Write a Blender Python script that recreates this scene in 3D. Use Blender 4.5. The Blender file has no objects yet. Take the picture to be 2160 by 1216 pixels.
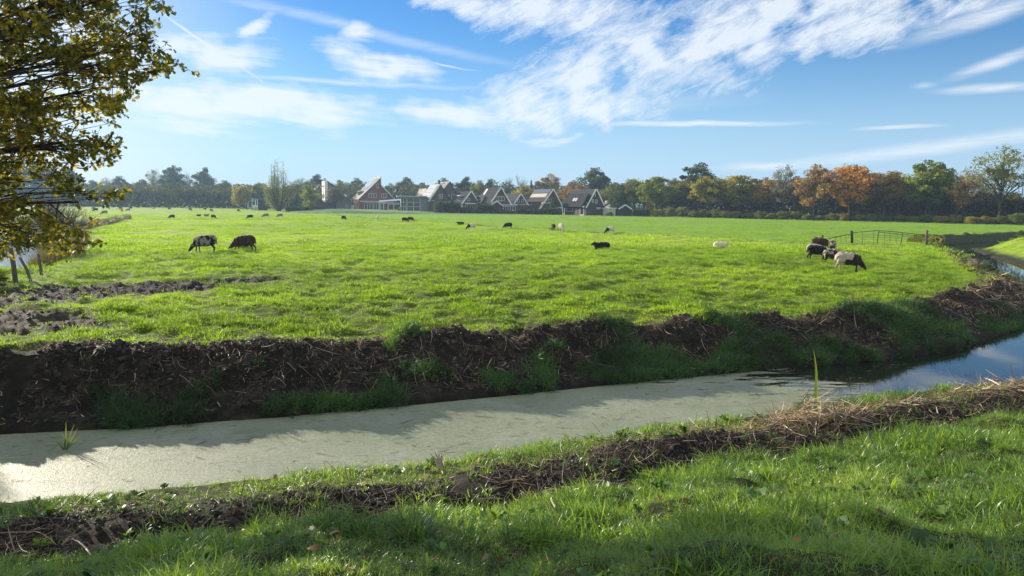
import bpy, bmesh, math, random
import numpy as np
from mathutils import Vector, Matrix, Euler

sc = bpy.context.scene
COL = sc.collection
R = math.radians
rng = np.random.default_rng(7)
random.seed(7)

# ------------------------------------------------------------------ camera
HAZE = 0.00038
F = 1571.0                      # focal length in photo pixels (photo 2160 x 1216)
CAM_Z = 2.6
cam_d = bpy.data.cameras.new("camera")
cam = bpy.data.objects.new("camera", cam_d)
COL.objects.link(cam)
cam_d.sensor_width = 36.0
cam_d.lens = F / 2160 * 36
cam_d.clip_start = 0.1
cam_d.clip_end = 6000
CM = Matrix.Rotation(R(90 - 6.39), 4, 'X') @ Matrix.Rotation(R(0.40), 4, 'Z')
cam.matrix_world = Matrix.Translation((0, 0, CAM_Z)) @ CM
sc.camera = cam
sc.cycles.use_denoising = True
sc.cycles.max_bounces = 8
sc.cycles.transparent_max_bounces = 12
sc.cycles.volume_bounces = 0
sc.view_settings.view_transform = 'Standard'
sc.view_settings.look = 'None'
sc.view_settings.gamma = 1.0
sc.view_settings.exposure = 1.0
sc.view_settings.use_curve_mapping = False
CR = np.array(CM.to_3x3())

def pdir(px, py):
    v = CR @ np.array([(px - 1080) / F, -(py - 608) / F, -1.0])
    return v

def far_z(y):
    t = np.clip((y - 150) / 120.0, 0, 1)
    return 0.8 * t * t * (3 - 2 * t)

def PZ(px, py, z):
    v = pdir(px, py)
    t = (z - CAM_Z) / v[2]
    return v[0] * t, v[1] * t

def G(px, py):
    z = 0.0
    for _ in range(30):
        x, y = PZ(px, py, z)
        z = 0.6 * z + 0.4 * float(far_z(y))
    return x, y, float(far_z(y))

# ------------------------------------------------------------------ light
SUN_AZ, SUN_EL = 50.0, 17.0       # degrees left of the view, degrees above the horizon
SD = Vector((-math.sin(R(SUN_AZ)) * math.cos(R(SUN_EL)), math.cos(R(SUN_AZ)) * math.cos(R(SUN_EL)), math.sin(R(SUN_EL))))
sun_d = bpy.data.lights.new("sun", 'SUN')
sun_d.energy = 5.0
sun_d.angle = R(0.5)
sun_d.color = (1.0, 0.90, 0.74)
sun = bpy.data.objects.new("sun", sun_d)
COL.objects.link(sun)
sun.rotation_euler = SD.to_track_quat('Z', 'Y').to_euler()
sun.location = (0, 0, 60)

# ------------------------------------------------------------------ node helper
class NT:
    def __init__(s, tree):
        s.t = tree
        tree.nodes.clear()
    def n(s, typ, **kw):
        nd = s.t.nodes.new(typ)
        for k, v in kw.items():
            if k == 'i':
                for kk, vv in v.items():
                    sock = nd.inputs[kk]
                    if isinstance(vv, bpy.types.NodeSocket):
                        s.t.links.new(vv, sock)
                    else:
                        sock.default_value = vv
            else:
                setattr(nd, k, v)
        return nd
    def math(s, op, a, b=0.0, c=0.0, clamp=False):
        nd = s.n('ShaderNodeMath', operation=op, use_clamp=clamp)
        for j, v in enumerate((a, b, c)):
            if isinstance(v, bpy.types.NodeSocket):
                s.t.links.new(v, nd.inputs[j])
            else:
                nd.inputs[j].default_value = v
        return nd.outputs[0]
    def ramp(s, fac, stops, interp='LINEAR'):
        nd = s.n('ShaderNodeValToRGB')
        s.t.links.new(fac, nd.inputs[0])
        nd.color_ramp.interpolation = interp
        el = nd.color_ramp.elements
        while len(el) < len(stops):
            el.new(0.5)
        for e, (p, c) in zip(el, stops):
            e.position = p
            e.color = (*c, 1) if len(c) == 3 else c
        return nd.outputs[0]
    def mix(s, fac, a, b, blend='MIX'):
        nd = s.n('ShaderNodeMix', data_type='RGBA', blend_type=blend)
        for idx, v in ((0, fac), (6, a), (7, b)):
            if isinstance(v, bpy.types.NodeSocket):
                s.t.links.new(v, nd.inputs[idx])
            else:
                nd.inputs[idx].default_value = v if idx == 0 else ((*v, 1) if len(v) == 3 else v)
        return nd.outputs[2]
    def link(s, a, b):
        s.t.links.new(a, b)

# ------------------------------------------------------------------ sky
w = bpy.data.worlds.new("World")
sc.world = w
w.use_nodes = True
N = NT(w.node_tree)
tc = N.n('ShaderNodeTexCoord')
sep = N.n('ShaderNodeSeparateXYZ', i={0: tc.outputs['Generated']})
azn = N.math('MULTIPLY', N.math('ARCTAN2', sep.outputs[0], sep.outputs[1]), 57.2958)
eln = N.math('MULTIPLY', N.math('ARCSINE', sep.outputs[2]), 57.2958)
sky = N.n('ShaderNodeTexSky', sky_type='NISHITA')
sky.sun_disc = False
sky.sun_elevation = R(SUN_EL)
sky.sun_rotation = R(-SUN_AZ)
sky.altitude = 0
sky.air_density = 1.0
sky.dust_density = 0.1
sky.ozone_density = 2.2
hs = N.n('ShaderNodeHueSaturation', i={'Color': sky.outputs[0], 'Saturation': 1.35, 'Hue': 0.5})
skc = N.mix(1.0, hs.outputs[0], (0.66, 0.86, 1.12), 'MULTIPLY')
hzf = N.n('ShaderNodeMapRange', interpolation_type='SMOOTHSTEP', i={0: eln, 1: 14.0, 2: -2.0, 3: 0.0, 4: 0.88}).outputs[0]
skc = N.mix(hzf, skc, (3.4, 5.3, 7.6))
bg1 = N.n('ShaderNodeBackground', i={'Color': skc, 'Strength': 0.064})
AE = N.n('ShaderNodeCombineXYZ', i={0: azn, 1: eln}).outputs[0]

def ae(px, py):
    v = pdir(px, py)
    v = v / np.linalg.norm(v)
    return math.degrees(math.atan2(v[0], v[1])), math.degrees(math.asin(v[2]))

def blob(px, py, rx, ry, rot=0.0, soft=0.45, src=None):
    """soft elliptic patch of cloud in azimuth/elevation, 0..1"""
    a, e = ae(px, py)
    m = N.n('ShaderNodeMapping', vector_type='TEXTURE')
    N.link(src if src is not None else AEW, m.inputs[0])
    m.inputs[1].default_value = (a, e, 0)
    m.inputs[2].default_value = (0, 0, R(rot))
    m.inputs[3].default_value = (rx / 27.4, ry / 27.4, 1)
    ln = N.n('ShaderNodeVectorMath', operation='LENGTH', i={0: m.outputs[0]}).outputs['Value']
    mr = N.n('ShaderNodeMapRange', interpolation_type='SMOOTHSTEP', i={0: ln, 1: 1.0, 2: soft, 3: 0.0, 4: 1.0})
    return mr.outputs[0]

wn = N.n('ShaderNodeTexNoise', i={'Vector': AE, 'Scale': 0.25, 'Detail': 3.0})
wv = N.n('ShaderNodeVectorMath', operation='SUBTRACT', i={0: wn.outputs['Color'], 1: (0.5, 0.5, 0.5)}).outputs[0]
wv = N.n('ShaderNodeVectorMath', operation='SCALE', i={0: wv, 'Scale': 2.6}).outputs[0]
AEW = N.n('ShaderNodeVectorMath', operation='ADD', i={0: AE, 1: wv}).outputs[0]

def streak(rot, sx, sy, scale, detail=8.0, rough=0.62, dist=0.6, off=0.0):
    m = N.n('ShaderNodeMapping', vector_type='TEXTURE')
    N.link(AE, m.inputs[0])
    m.inputs[1].default_value = (off, off * 0.7, 0)
    m.inputs[2].default_value = (0, 0, R(rot))
    m.inputs[3].default_value = (sx, sy, 1)
    t = N.n('ShaderNodeTexNoise', i={'Vector': m.outputs[0], 'Scale': scale, 'Detail': detail, 'Roughness': rough, 'Distortion': dist})
    return t.outputs[0]

def smax(*v):
    r = v[0]
    for x in v[1:]:
        r = N.math('MAXIMUM', r, x)
    return r

def cover(mask, tex, gain=2.6, bias=0.36):
    # cloud = clamp((tex - (1-mask*bias')) * gain)
    t = N.math('ADD', N.math('MULTIPLY', mask, 0.50), -0.50)
    t = N.math('ADD', t, N.math('SUBTRACT', tex, bias))
    return N.math('MULTIPLY', t, gain, clamp=True)

sA = streak(26, 3.2, 0.85, 1.1, rough=0.62, dist=0.9)
sA0 = streak(30, 1.6, 0.9, 0.35, detail=3.0, dist=0.2, off=3)
sA2 = streak(22, 2.2, 0.8, 3.4, detail=6.0, dist=1.6, off=13)
sAm = N.math('ADD', N.math('ADD', N.math('MULTIPLY', sA, 0.55), N.math('MULTIPLY', sA2, 0.25)), N.math('MULTIPLY', sA0, 0.2))
mA = smax(blob(1250, 165, 330, 175, 22, .1), blob(1560, 75, 480, 150, 20, .1), blob(1130, 225, 230, 120, 5, .1), blob(1900, 25, 520, 85, 12, .1),
          blob(1180, 20, 330, 90, 0, .1), blob(1000, 10, 260, 60, -10, .1), blob(1330, 120, 330, 150, 22, .1), blob(1700, 20, 420, 80, 15, .1), blob(1260, 230, 260, 70, 0, .1))
cA = cover(mA, sAm, 3.3, 0.185)
sB = streak(-3, 5.5, 0.75, 0.62, off=31)
sB2 = streak(-4, 3.6, 0.6, 2.2, detail=5.0, off=5)
sBm = N.math('ADD', N.math('MULTIPLY', sB, 0.72), N.math('MULTIPLY', sB2, 0.28))
mB = smax(blob(600, 215, 440, 80, -5, .1), blob(430, 105, 260, 75, 5, .1), blob(800, 130, 250, 52, -8, .1), blob(960, 245, 260, 60, -4, .1),
          blob(330, 225, 360, 90, 0, .1), blob(745, 82, 80, 40, 30, .1), blob(1150, 300, 160, 22, 0, .1), blob(540, 52, 100, 28, 30, .1),
          blob(150, 140, 360, 230, 0, .1))
cB = cover(mB, sBm, 3.1, 0.17)
# thin long streaks
def thin(px, py, rx, ry, rot, k=1.0, soft=0.0):
    return N.math('MULTIPLY', blob(px, py, rx, ry, rot, soft, AE2), k)
AE2 = N.n('ShaderNodeVectorMath', operation='ADD', i={0: AE, 1: N.n('ShaderNodeVectorMath', operation='SCALE', i={0: wv, 'Scale': 0.16}).outputs[0]}).outputs[0]
st = streak(4, 4.0, 0.5, 2.0, off=9)
tm = smax(thin(1450, 262, 320, 9, -1, .9), thin(1895, 268, 110, 6, 1, .8), thin(1960, 312, 480, 22, 6.5, .75), thin(2150, 285, 160, 16, 9, .6),
          thin(1620, 352, 150, 14, 1, .8), thin(2110, 130, 110, 16, 17, .8), thin(2090, 187, 120, 12, 0, .8),
          thin(1950, 182, 30, 9, 0, .4), thin(700, 172, 420, 8, -1, .55), thin(940, 138, 90, 3, -9, .7),
          thin(750, 60, 480, 16, -11, .45), thin(560, 14, 200, 14, -5, .4), thin(350, 300, 60, 3, -2, .4),
          thin(1150, 308, 60, 8, 2, .5), thin(1280, 225, 420, 30, 2, .3), thin(2090, 30, 200, 26, 14, .8))
tm = N.math('MULTIPLY', tm, N.math('MULTIPLY_ADD', st, 1.6, 0.2))
# contrail, upper left
con = smax(thin(440, 96, 190, 6, -31.5, 1.0), thin(420, 100, 150, 15, -31.5, .45))
cl = smax(cA, cB, tm, con)
# milky veil towards the sun
veil = N.n('ShaderNodeMapRange', interpolation_type='SMOOTHSTEP', i={0: azn, 1: -13.0, 2: -40.0, 3: 0.0, 4: 0.80}).outputs[0]
lowveil = N.n('ShaderNodeMapRange', interpolation_type='SMOOTHSTEP', i={0: eln, 1: 9.0, 2: 0.0, 3: 0.0, 4: 0.10}).outputs[0]
veil = N.math('MAXIMUM', veil, lowveil)
cl = N.math('MAXIMUM', N.math('MULTIPLY', cl, 0.84), N.math('MULTIPLY', con, 0.9))
# unseen broken cloud overhead and behind, added to raise the ambient light
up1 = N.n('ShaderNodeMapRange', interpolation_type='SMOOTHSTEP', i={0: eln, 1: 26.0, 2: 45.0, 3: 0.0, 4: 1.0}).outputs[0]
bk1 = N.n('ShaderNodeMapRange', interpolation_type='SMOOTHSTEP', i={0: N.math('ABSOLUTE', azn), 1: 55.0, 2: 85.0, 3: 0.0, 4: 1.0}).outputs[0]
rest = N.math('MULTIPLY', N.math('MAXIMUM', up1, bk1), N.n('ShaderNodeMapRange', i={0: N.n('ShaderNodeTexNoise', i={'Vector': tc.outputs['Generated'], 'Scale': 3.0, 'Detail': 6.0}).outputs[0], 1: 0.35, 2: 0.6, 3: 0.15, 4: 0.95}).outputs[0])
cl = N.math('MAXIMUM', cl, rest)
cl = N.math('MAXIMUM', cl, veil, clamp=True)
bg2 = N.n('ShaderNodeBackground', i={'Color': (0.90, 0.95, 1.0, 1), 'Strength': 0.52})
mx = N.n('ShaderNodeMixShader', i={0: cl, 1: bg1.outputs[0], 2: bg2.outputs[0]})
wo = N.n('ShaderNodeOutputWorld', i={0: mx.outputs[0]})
w.cycles.sampling_method = 'MANUAL'
w.cycles.sample_map_resolution = 512

# ------------------------------------------------------------------ object helpers
def tag(o, label=None, cat=None, group=None, kind=None):
    if label: o['label'] = label
    if cat: o['category'] = cat
    if group: o['group'] = group
    if kind: o['kind'] = kind
    return o

def mesh_np(name, verts, faces, smooth=False):
    """faces: (n,k) array, all the same size, or list of such arrays"""
    me = bpy.data.meshes.new(name)
    verts = np.asarray(verts, dtype=np.float32)
    fl = faces if isinstance(faces, list) else [faces]
    fl = [np.asarray(f, dtype=np.int32) for f in fl if len(f)]
    nl = sum(f.size for f in fl)
    npoly = sum(len(f) for f in fl)
    me.vertices.add(len(verts)); me.vertices.foreach_set('co', verts.ravel())
    me.loops.add(nl); me.loops.foreach_set('vertex_index', np.concatenate([f.ravel() for f in fl]))
    me.polygons.add(npoly)
    ls = []; s = 0
    for f in fl:
        ls.append(s + np.arange(len(f)) * f.shape[1]); s += f.size
    me.polygons.foreach_set('loop_start', np.concatenate(ls).astype(np.int32))
    me.update(calc_edges=True)
    if smooth:
        me.polygons.foreach_set('use_smooth', np.ones(npoly, dtype=bool))
    me.validate()
    return me

def obj(name, me, mat=None, parent=None):
    o = bpy.data.objects.new(name, me)
    COL.objects.link(o)
    if mat is not None:
        for m in (mat if isinstance(mat, (list, tuple)) else [mat]):
            me.materials.append(m)
    if parent is not None:
        o.parent = parent
    return o

def empty(name, loc, rz=0.0):
    o = bpy.data.objects.new(name, None)
    COL.objects.link(o)
    o.location = loc
    o.rotation_euler = (0, 0, rz)
    return o

class MB:
    def __init__(s):
        s.v = []; s.f = []
    def add(s, verts, faces):
        b = len(s.v)
        s.v.extend([tuple(p) for p in verts]); s.f.extend([tuple(i + b for i in f) for f in faces])
    def box(s, x0, x1, y0, y1, z0, z1):
        v = [(x, y, z) for z in (z0, z1) for y in (y0, y1) for x in (x0, x1)]
        s.add(v, [(0, 2, 3, 1), (4, 5, 7, 6), (0, 1, 5, 4), (1, 3, 7, 5), (3, 2, 6, 7), (2, 0, 4, 6)])
    def prism(s, prof, y0, y1):
        """profile in XZ (counter clockwise seen from the front, -Y) extruded y0..y1"""
        n = len(prof)
        v = [(x, y0, z) for x, z in prof] + [(x, y1, z) for x, z in prof]
        s.add(v, [tuple(range(n)), tuple(range(2 * n - 1, n - 1, -1))] + [(i, i + n, (i + 1) % n + n, (i + 1) % n) for i in range(n)])
    def tube(s, pts, rad, n=6, cap=True):
        pts = [Vector(p) for p in pts]
        rings = []
        up = Vector((0.13, 0.2, 1))
        for i, p in enumerate(pts):
            d = (pts[min(i + 1, len(pts) - 1)] - pts[max(i - 1, 0)])
            if d.length < 1e-6: d = Vector((0, 0, 1))
            d.normalize()
            a = d.cross(up if abs(d.dot(up.normalized())) < 0.95 else Vector((1, 0, 0))).normalized()
            b = d.cross(a)
            r = rad[i] if hasattr(rad, '__len__') else rad
            rings.append([p + (a * math.cos(t) + b * math.sin(t)) * r for t in (2 * math.pi * k / n for k in range(n))])
        v = [q for r_ in rings for q in r_]
        f = [(i * n + k, i * n + (k + 1) % n, (i + 1) * n + (k + 1) % n, (i + 1) * n + k) for i in range(len(pts) - 1) for k in range(n)]
        if cap:
            f += [tuple(range(n))[::-1], tuple((len(pts) - 1) * n + k for k in range(n))]
        s.add(v, f)
    def mesh(s, name, smooth=False):
        me = bpy.data.meshes.new(name)
        me.from_pydata(s.v, [], s.f)
        if smooth:
            me.polygons.foreach_set('use_smooth', np.ones(len(me.polygons), dtype=bool))
        me.update()
        return me
    def build(s, name, mat, parent=None, smooth=False):
        return obj(name, s.mesh(name, smooth), mat, parent)

# numpy value noise
_perm = np.random.default_rng(3).random((256, 256)).astype(np.float32)
def vnoise(x, y):
    xi = np.floor(x).astype(int); yi = np.floor(y).astype(int)
    fx = x - xi; fy = y - yi
    fx = fx * fx * (3 - 2 * fx); fy = fy * fy * (3 - 2 * fy)
    a = _perm[xi % 256, yi % 256]; b = _perm[(xi + 1) % 256, yi % 256]
    c = _perm[xi % 256, (yi + 1) % 256]; d = _perm[(xi + 1) % 256, (yi + 1) % 256]
    return (a * (1 - fx) + b * fx) * (1 - fy) + (c * (1 - fx) + d * fx) * fy
def fbm(x, y, o=3, s=1.0):
    r = 0.0; a = 0.5; t = 0.0
    for k in range(o):
        r = r + a * vnoise(x * s + 17.3 * k, y * s + 9.1 * k); t += a
        a *= 0.5; s *= 2.03
    return r / t
def ss(a, b, x):
    t = np.clip((x - a) / (b - a), 0, 1)
    return t * t * (3 - 2 * t)
def seg_dist(X, Y, pts, closed=False):
    """distance to a polyline and the position along it"""
    best = np.full(X.shape, 1e9); arc = np.zeros(X.shape); L = 0.0
    P = list(pts) + ([pts[0]] if closed else [])
    for (x0, y0), (x1, y1) in zip(P[:-1], P[1:]):
        dx, dy = x1 - x0, y1 - y0; l2 = dx * dx + dy * dy + 1e-9
        t = np.clip(((X - x0) * dx + (Y - y0) * dy) / l2, 0, 1)
        d = np.hypot(X - x0 - t * dx, Y - y0 - t * dy)
        m = d < best
        best = np.where(m, d, best); arc = np.where(m, L + t * math.sqrt(l2), arc)
        L += math.sqrt(l2)
    return best, arc
def inside(X, Y, poly):
    r = np.zeros(X.shape, dtype=bool)
    n = len(poly)
    for i in range(n):
        x0, y0 = poly[i]; x1, y1 = poly[(i + 1) % n]
        c = ((y0 > Y) != (y1 > Y)) & (X < (x1 - x0) * (Y - y0) / ((y1 - y0) if y1 != y0 else 1e-9) + x0)
        r ^= c
    return r

# ------------------------------------------------------------------ plan of the place (metres, camera at the origin looking along +Y)
WZ = -0.7
FIELD_SHORE = [PZ(px, py, WZ) for px, py in ((-420, 958), (-150, 935), (0, 918), (300, 903), (600, 880), (850, 858), (1080, 835), (1300, 812),
                                             (1500, 793), (1630, 780), (1900, 755), (2000, 742), (2100, 712), (2160, 690))]
FIELD_SHORE = [(-14.0, 5.0), (-10.5, 8.6)] + FIELD_SHORE[2:] + [(17.5, 24), (20.2, 28.2), (21.2, 31.2), (23.6, 35.8), (27.3, 44), (31, 52), (32.7, 56.5),
                (39, 66.5), (41, 68.5), (47, 73), (60, 82), (95, 104)]
NEAR_SHORE = [(-16, 2.5), (-9.5, 6.6)] + [PZ(px, py, WZ) for px, py in ((0, 1066), (300, 1040), (700, 1003), (900, 985), (1100, 955), (1400, 908), (1600, 882), (1850, 842),
                                             (2000, 822), (2160, 806))] + [(13.5, 16.0), (18.5, 20.5), (22.5, 27), (26, 35), (28.2, 41),
                (30.5, 46), (32.6, 51), (34.8, 55.5), (35.6, 57.5), (38, 60), (42, 63), (50, 68), (62, 76.5), (98, 99)]
DITCH = FIELD_SHORE + NEAR_SHORE[::-1]
NEAR_POLY = NEAR_SHORE + [(300, 90), (300, -300), (-300, -300), (-300, 2)]
POND = [(-19.8, 29.2), (-20.6, 32), (-26.6, 43), (-33.5, 55), (-37, 58), (-48, 85), (-62, 118), (-92, 150), (-140, 165), (-150, 100), (-100, 28), (-45, 22), (-26, 26.0)]
def GP(px, py):
    x, y, z = G(px, py)
    return x, y
FENCE_LINE = [GP(px, py) for px, py in ((600, 447), (700, 452.5), (789, 460.4), (846, 464.6), (915, 468.8), (992, 473.5), (1100, 481.5), (1155, 483), (1208, 486.7),
                                        (1283, 490), (1367, 496), (1460, 500), (1560, 506), (1690, 513), (1800, 516), (1950, 522))]
MUD_TRACK = [GP(px, py) for px, py in ((600, 585), (500, 589), (400, 598), (200, 610), (0, 628), (-300, 655))]
MUD_HALF = (0.3, 1.0, 1.6, 2.0, 2.4, 3.0)
DIRT_C = GP(35, 680)
NEAR_TOP = 0.95

def land(X, Y):
    """height, water side distance, masks"""
    X = np.asarray(X, float); Y = np.asarray(Y, float)
    dD, _ = seg_dist(X, Y, DITCH, True)
    inD = inside(X, Y, DITCH)
    dP, _ = seg_dist(X, Y, POND, True)
    inP = inside(X, Y, POND)
    near = inside(X, Y, NEAR_POLY)
    rr = np.hypot(X, Y)
    amp = 1.0 / (1 + (rr / 60.0) ** 2)
    base = far_z(Y)
    # field side
    bn = fbm(X, Y, 3, 0.9)
    wob = (fbm(X + 40, Y, 3, 0.8) - 0.5) * 1.1
    sF = dD + wob * 0.7
    hF = WZ + np.clip(dD * 1.2, 0, 0.10) + (0.60) * ss(-0.05, 1.75, sF)
    lump = 0.26 * np.exp(-((sF - 1.6) / 0.45) ** 2) * np.clip(fbm(X + 11, Y + 7, 3, 1.3) * 2.4 - 0.85, 0, 1)
    hump = np.exp(-(((X + 7.5) / 5.0) ** 2)) * 0.22 * ss(0.6, 1.6, sF) * (1 - ss(1.9, 3.4, sF))
    und = (fbm(X, Y, 2, 0.10) - 0.5) * 0.30 * ss(2, 12, dD) * ss(8, 30, rr) * (1 - ss(90, 200, rr))
    tus = (fbm(X + 5, Y * 1.2, 3, 1.7) - 0.5) * 0.30 * (1 - ss(30, 70, rr)) + (fbm(X + 5, Y, 2, 0.55) - 0.5) * 0.16 * (1 - ss(70, 140, rr))
    hField = hF + lump + hump + (und + tus) * ss(1.4, 3.0, dD) + base
    # near side
    Ls = np.interp(X, [-2, 2, 8, 16], [4.1, 4.7, 7.9, 10.5])
    sN = dD + (fbm(X + 3, Y + 60, 2, 1.1) - 0.5) * 0.5
    top = NEAR_TOP * (1 - ss(16, 34, rr)) + 0.28 * ss(16, 34, rr)
    hN = WZ + np.clip(dD * 1.0, 0, 0.06) + 0.13 * ss(0, 1.4, sN) + (top - WZ - 0.19) * np.clip((sN - 1.85) / Ls, 0, 1) ** 1.1
    hN = np.where(rr > 24, WZ + np.clip(dD, 0, 0.1) + (top - WZ) * ss(0, 3.2, dD), hN)
    ridge = 0.19 * np.exp(-((sN - 1.5) / 0.42) ** 2) * (0.35 + 1.1 * fbm(X + 70, Y, 2, 1.0)) * (1 - ss(20, 28, rr))
    hNear = hN + ridge + (fbm(X, Y, 3, 2.1) - 0.5) * 0.26 * ss(1.8, 3.0, sN) + (fbm(X + 9, Y, 2, 0.9) - 0.5) * 0.28 * ss(1.8, 3, sN)
    hField = hField + ((fbm(X + 2, Y, 3, 3.1) - 0.5) * 0.26 + (fbm(X + 8, Y, 2, 1.2) - 0.5) * 0.22) * ss(0.15, 0.6, dD) * (1 - ss(1.6, 2.3, sF)) * (rr < 40)
    h = np.where(near, hNear, hField)
    # pond bank
    hP = WZ + np.clip(dP, 0, 0.1) + (0 - WZ) * ss(0, 1.8, dP)
    h = np.where(~near, np.minimum(h, hP + 0.02 * bn + (h - 0) * ss(1.0, 2.5, dP)), h)
    # dents
    dF, aF = seg_dist(X, Y, FENCE_LINE)
    h = h - 0.22 * np.exp(-(dF / (0.45 + rr * 0.004)) ** 2)
    dM, aM = seg_dist(X, Y, MUD_TRACK)
    Ltr = [0]
    for a, b in zip(MUD_TRACK[:-1], MUD_TRACK[1:]):
        Ltr.append(Ltr[-1] + math.hypot(a[0] - b[0], a[1] - b[1]))
    hw = np.interp(aM, Ltr, MUD_HALF) * (0.75 + 0.5 * fbm(X, Y, 2, 0.9))
    mud = 1 - ss(0.75, 1.15, dM / hw)
    dirt = 1 - ss(0.7, 1.1, np.hypot((X - DIRT_C[0] + 0.6) / 2.7, (Y - DIRT_C[1]) / 1.7) + (fbm(X, Y, 3, 1.3) - 0.5) * 0.8)
    dirt = np.where(near, 0, dirt)
    mud = np.where(near, 0, mud)
    h = h - 0.05 * mud + mud * (fbm(X, Y, 3, 6.0) - 0.5) * 0.22 + dirt * (fbm(X, Y, 3, 7.0) - 0.5) * 0.16
    # hollow beside the tussock on the left
    hx, hy = GP(108, 672)
    h = h - 0.38 * np.exp(-(((X - hx) / 0.55) ** 2 + ((Y - hy) / 0.40) ** 2))
    tx, ty = GP(60, 652)
    h = h + 0.20 * np.exp(-(((X - tx) / 0.5) ** 2 + ((Y - ty) / 0.35) ** 2))
    # garden bank in front of the houses at the left
    wet = inD | inP
    dw = np.where(inD, dD, dP)
    h = np.where(wet, WZ - np.clip(dw * 1.1, 0, 0.4), h)
    # masks
    face = np.where(near, 0, (1 - ss(1.55, 2.0, sF + 0.3 * (bn - 0.5)))) * (dD < 4)
    face = np.where(rr > 40, face * 0.9, face)
    rid = np.where(near, ss(0.75, 1.0, sN) * (1 - ss(1.95, 2.3, sN)) * (rr < 30), 0)
    face = np.where(near & (rr > 26), 1 - ss(0.45, 1.1, dD + (bn - 0.5) * 0.8), face)
    return dict(h=h, dD=dD, sF=sF, sN=sN, near=near, wet=wet, mud=np.maximum(mud, 0), dirt=dirt, face=face, ridge=rid, dF=dF, rr=rr, dP=dP, inP=inP)

def hz(x, y):
    return float(land(np.array([x]), np.array([y]))['h'][0])

def poly_side(X, Y):
    """1 beyond the old fence line (greener meadow), 0 on the sheep side"""
    pts = np.array(FENCE_LINE)
    o = np.argsort(pts[:, 0])
    pts = pts[o]
    yl = np.interp(X, pts[:, 0], pts[:, 1], left=2000, right=60)
    return (Y > yl).astype(float)

# ------------------------------------------------------------------ terrain sheet
def axis_angles():
    a = list(np.arange(-40, 40.01, 0.16))
    left = list(np.arange(-180, -40, 4.0)); right = list(np.arange(44, 180, 4.0))
    return np.array(left + a + right)
ang = np.radians(axis_angles())
rad = [0.6]
while rad[-1] < 4500:
    r_ = rad[-1]
    rad.append(r_ + (0.10 if r_ < 9 else 0.0085 * r_ + 0.03 if r_ < 75 else 0.016 * r_ if r_ < 320 else 0.12 * r_))
rad = np.array(rad)
AA, RR_ = np.meshgrid(ang, rad)
X = RR_ * np.sin(AA); Y = RR_ * np.cos(AA)
L = land(X.ravel(), Y.ravel())
nA, nR = len(ang), len(rad)
V = np.stack([X.ravel(), Y.ravel(), L['h']], 1)
ii = np.arange(nR - 1)[:, None] * nA; jj = np.arange(nA)[None, :]; jn = (np.arange(nA) + 1)[None, :] % nA
quads = np.stack([(ii + jj).ravel(), (ii + jn).ravel(), (ii + nA + jn).ravel(), (ii + nA + jj).ravel()], 1)
V = np.vstack([V, [[0, 0, NEAR_TOP]]])
c0 = len(V) - 1
tris = np.stack([np.full(nA, c0), (np.arange(nA) + 1) % nA, np.arange(nA)], 1)
gme = mesh_np("ground", V, [quads, tris], True)
for nm, arr in (('soil', np.maximum.reduce([L['mud'], L['face'] * 0.95, L['ridge'], L['wet'] * 1.0])), ('dirt', L['dirt']),
                ('beyond', poly_side(X.ravel(), Y.ravel())), ('nearside', L['near'] * 1.0)):
    at = gme.attributes.new(nm, 'FLOAT', 'POINT')
    at.data.foreach_set('value', np.append(arr, 0).astype(np.float32))

def mat(name):
    m = bpy.data.materials.new(name)
    m.use_nodes = True
    return m, NT(m.node_tree)

def attr(N, name, typ='GEOMETRY'):
    return N.n('ShaderNodeAttribute', attribute_name=name, attribute_type=typ)

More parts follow.
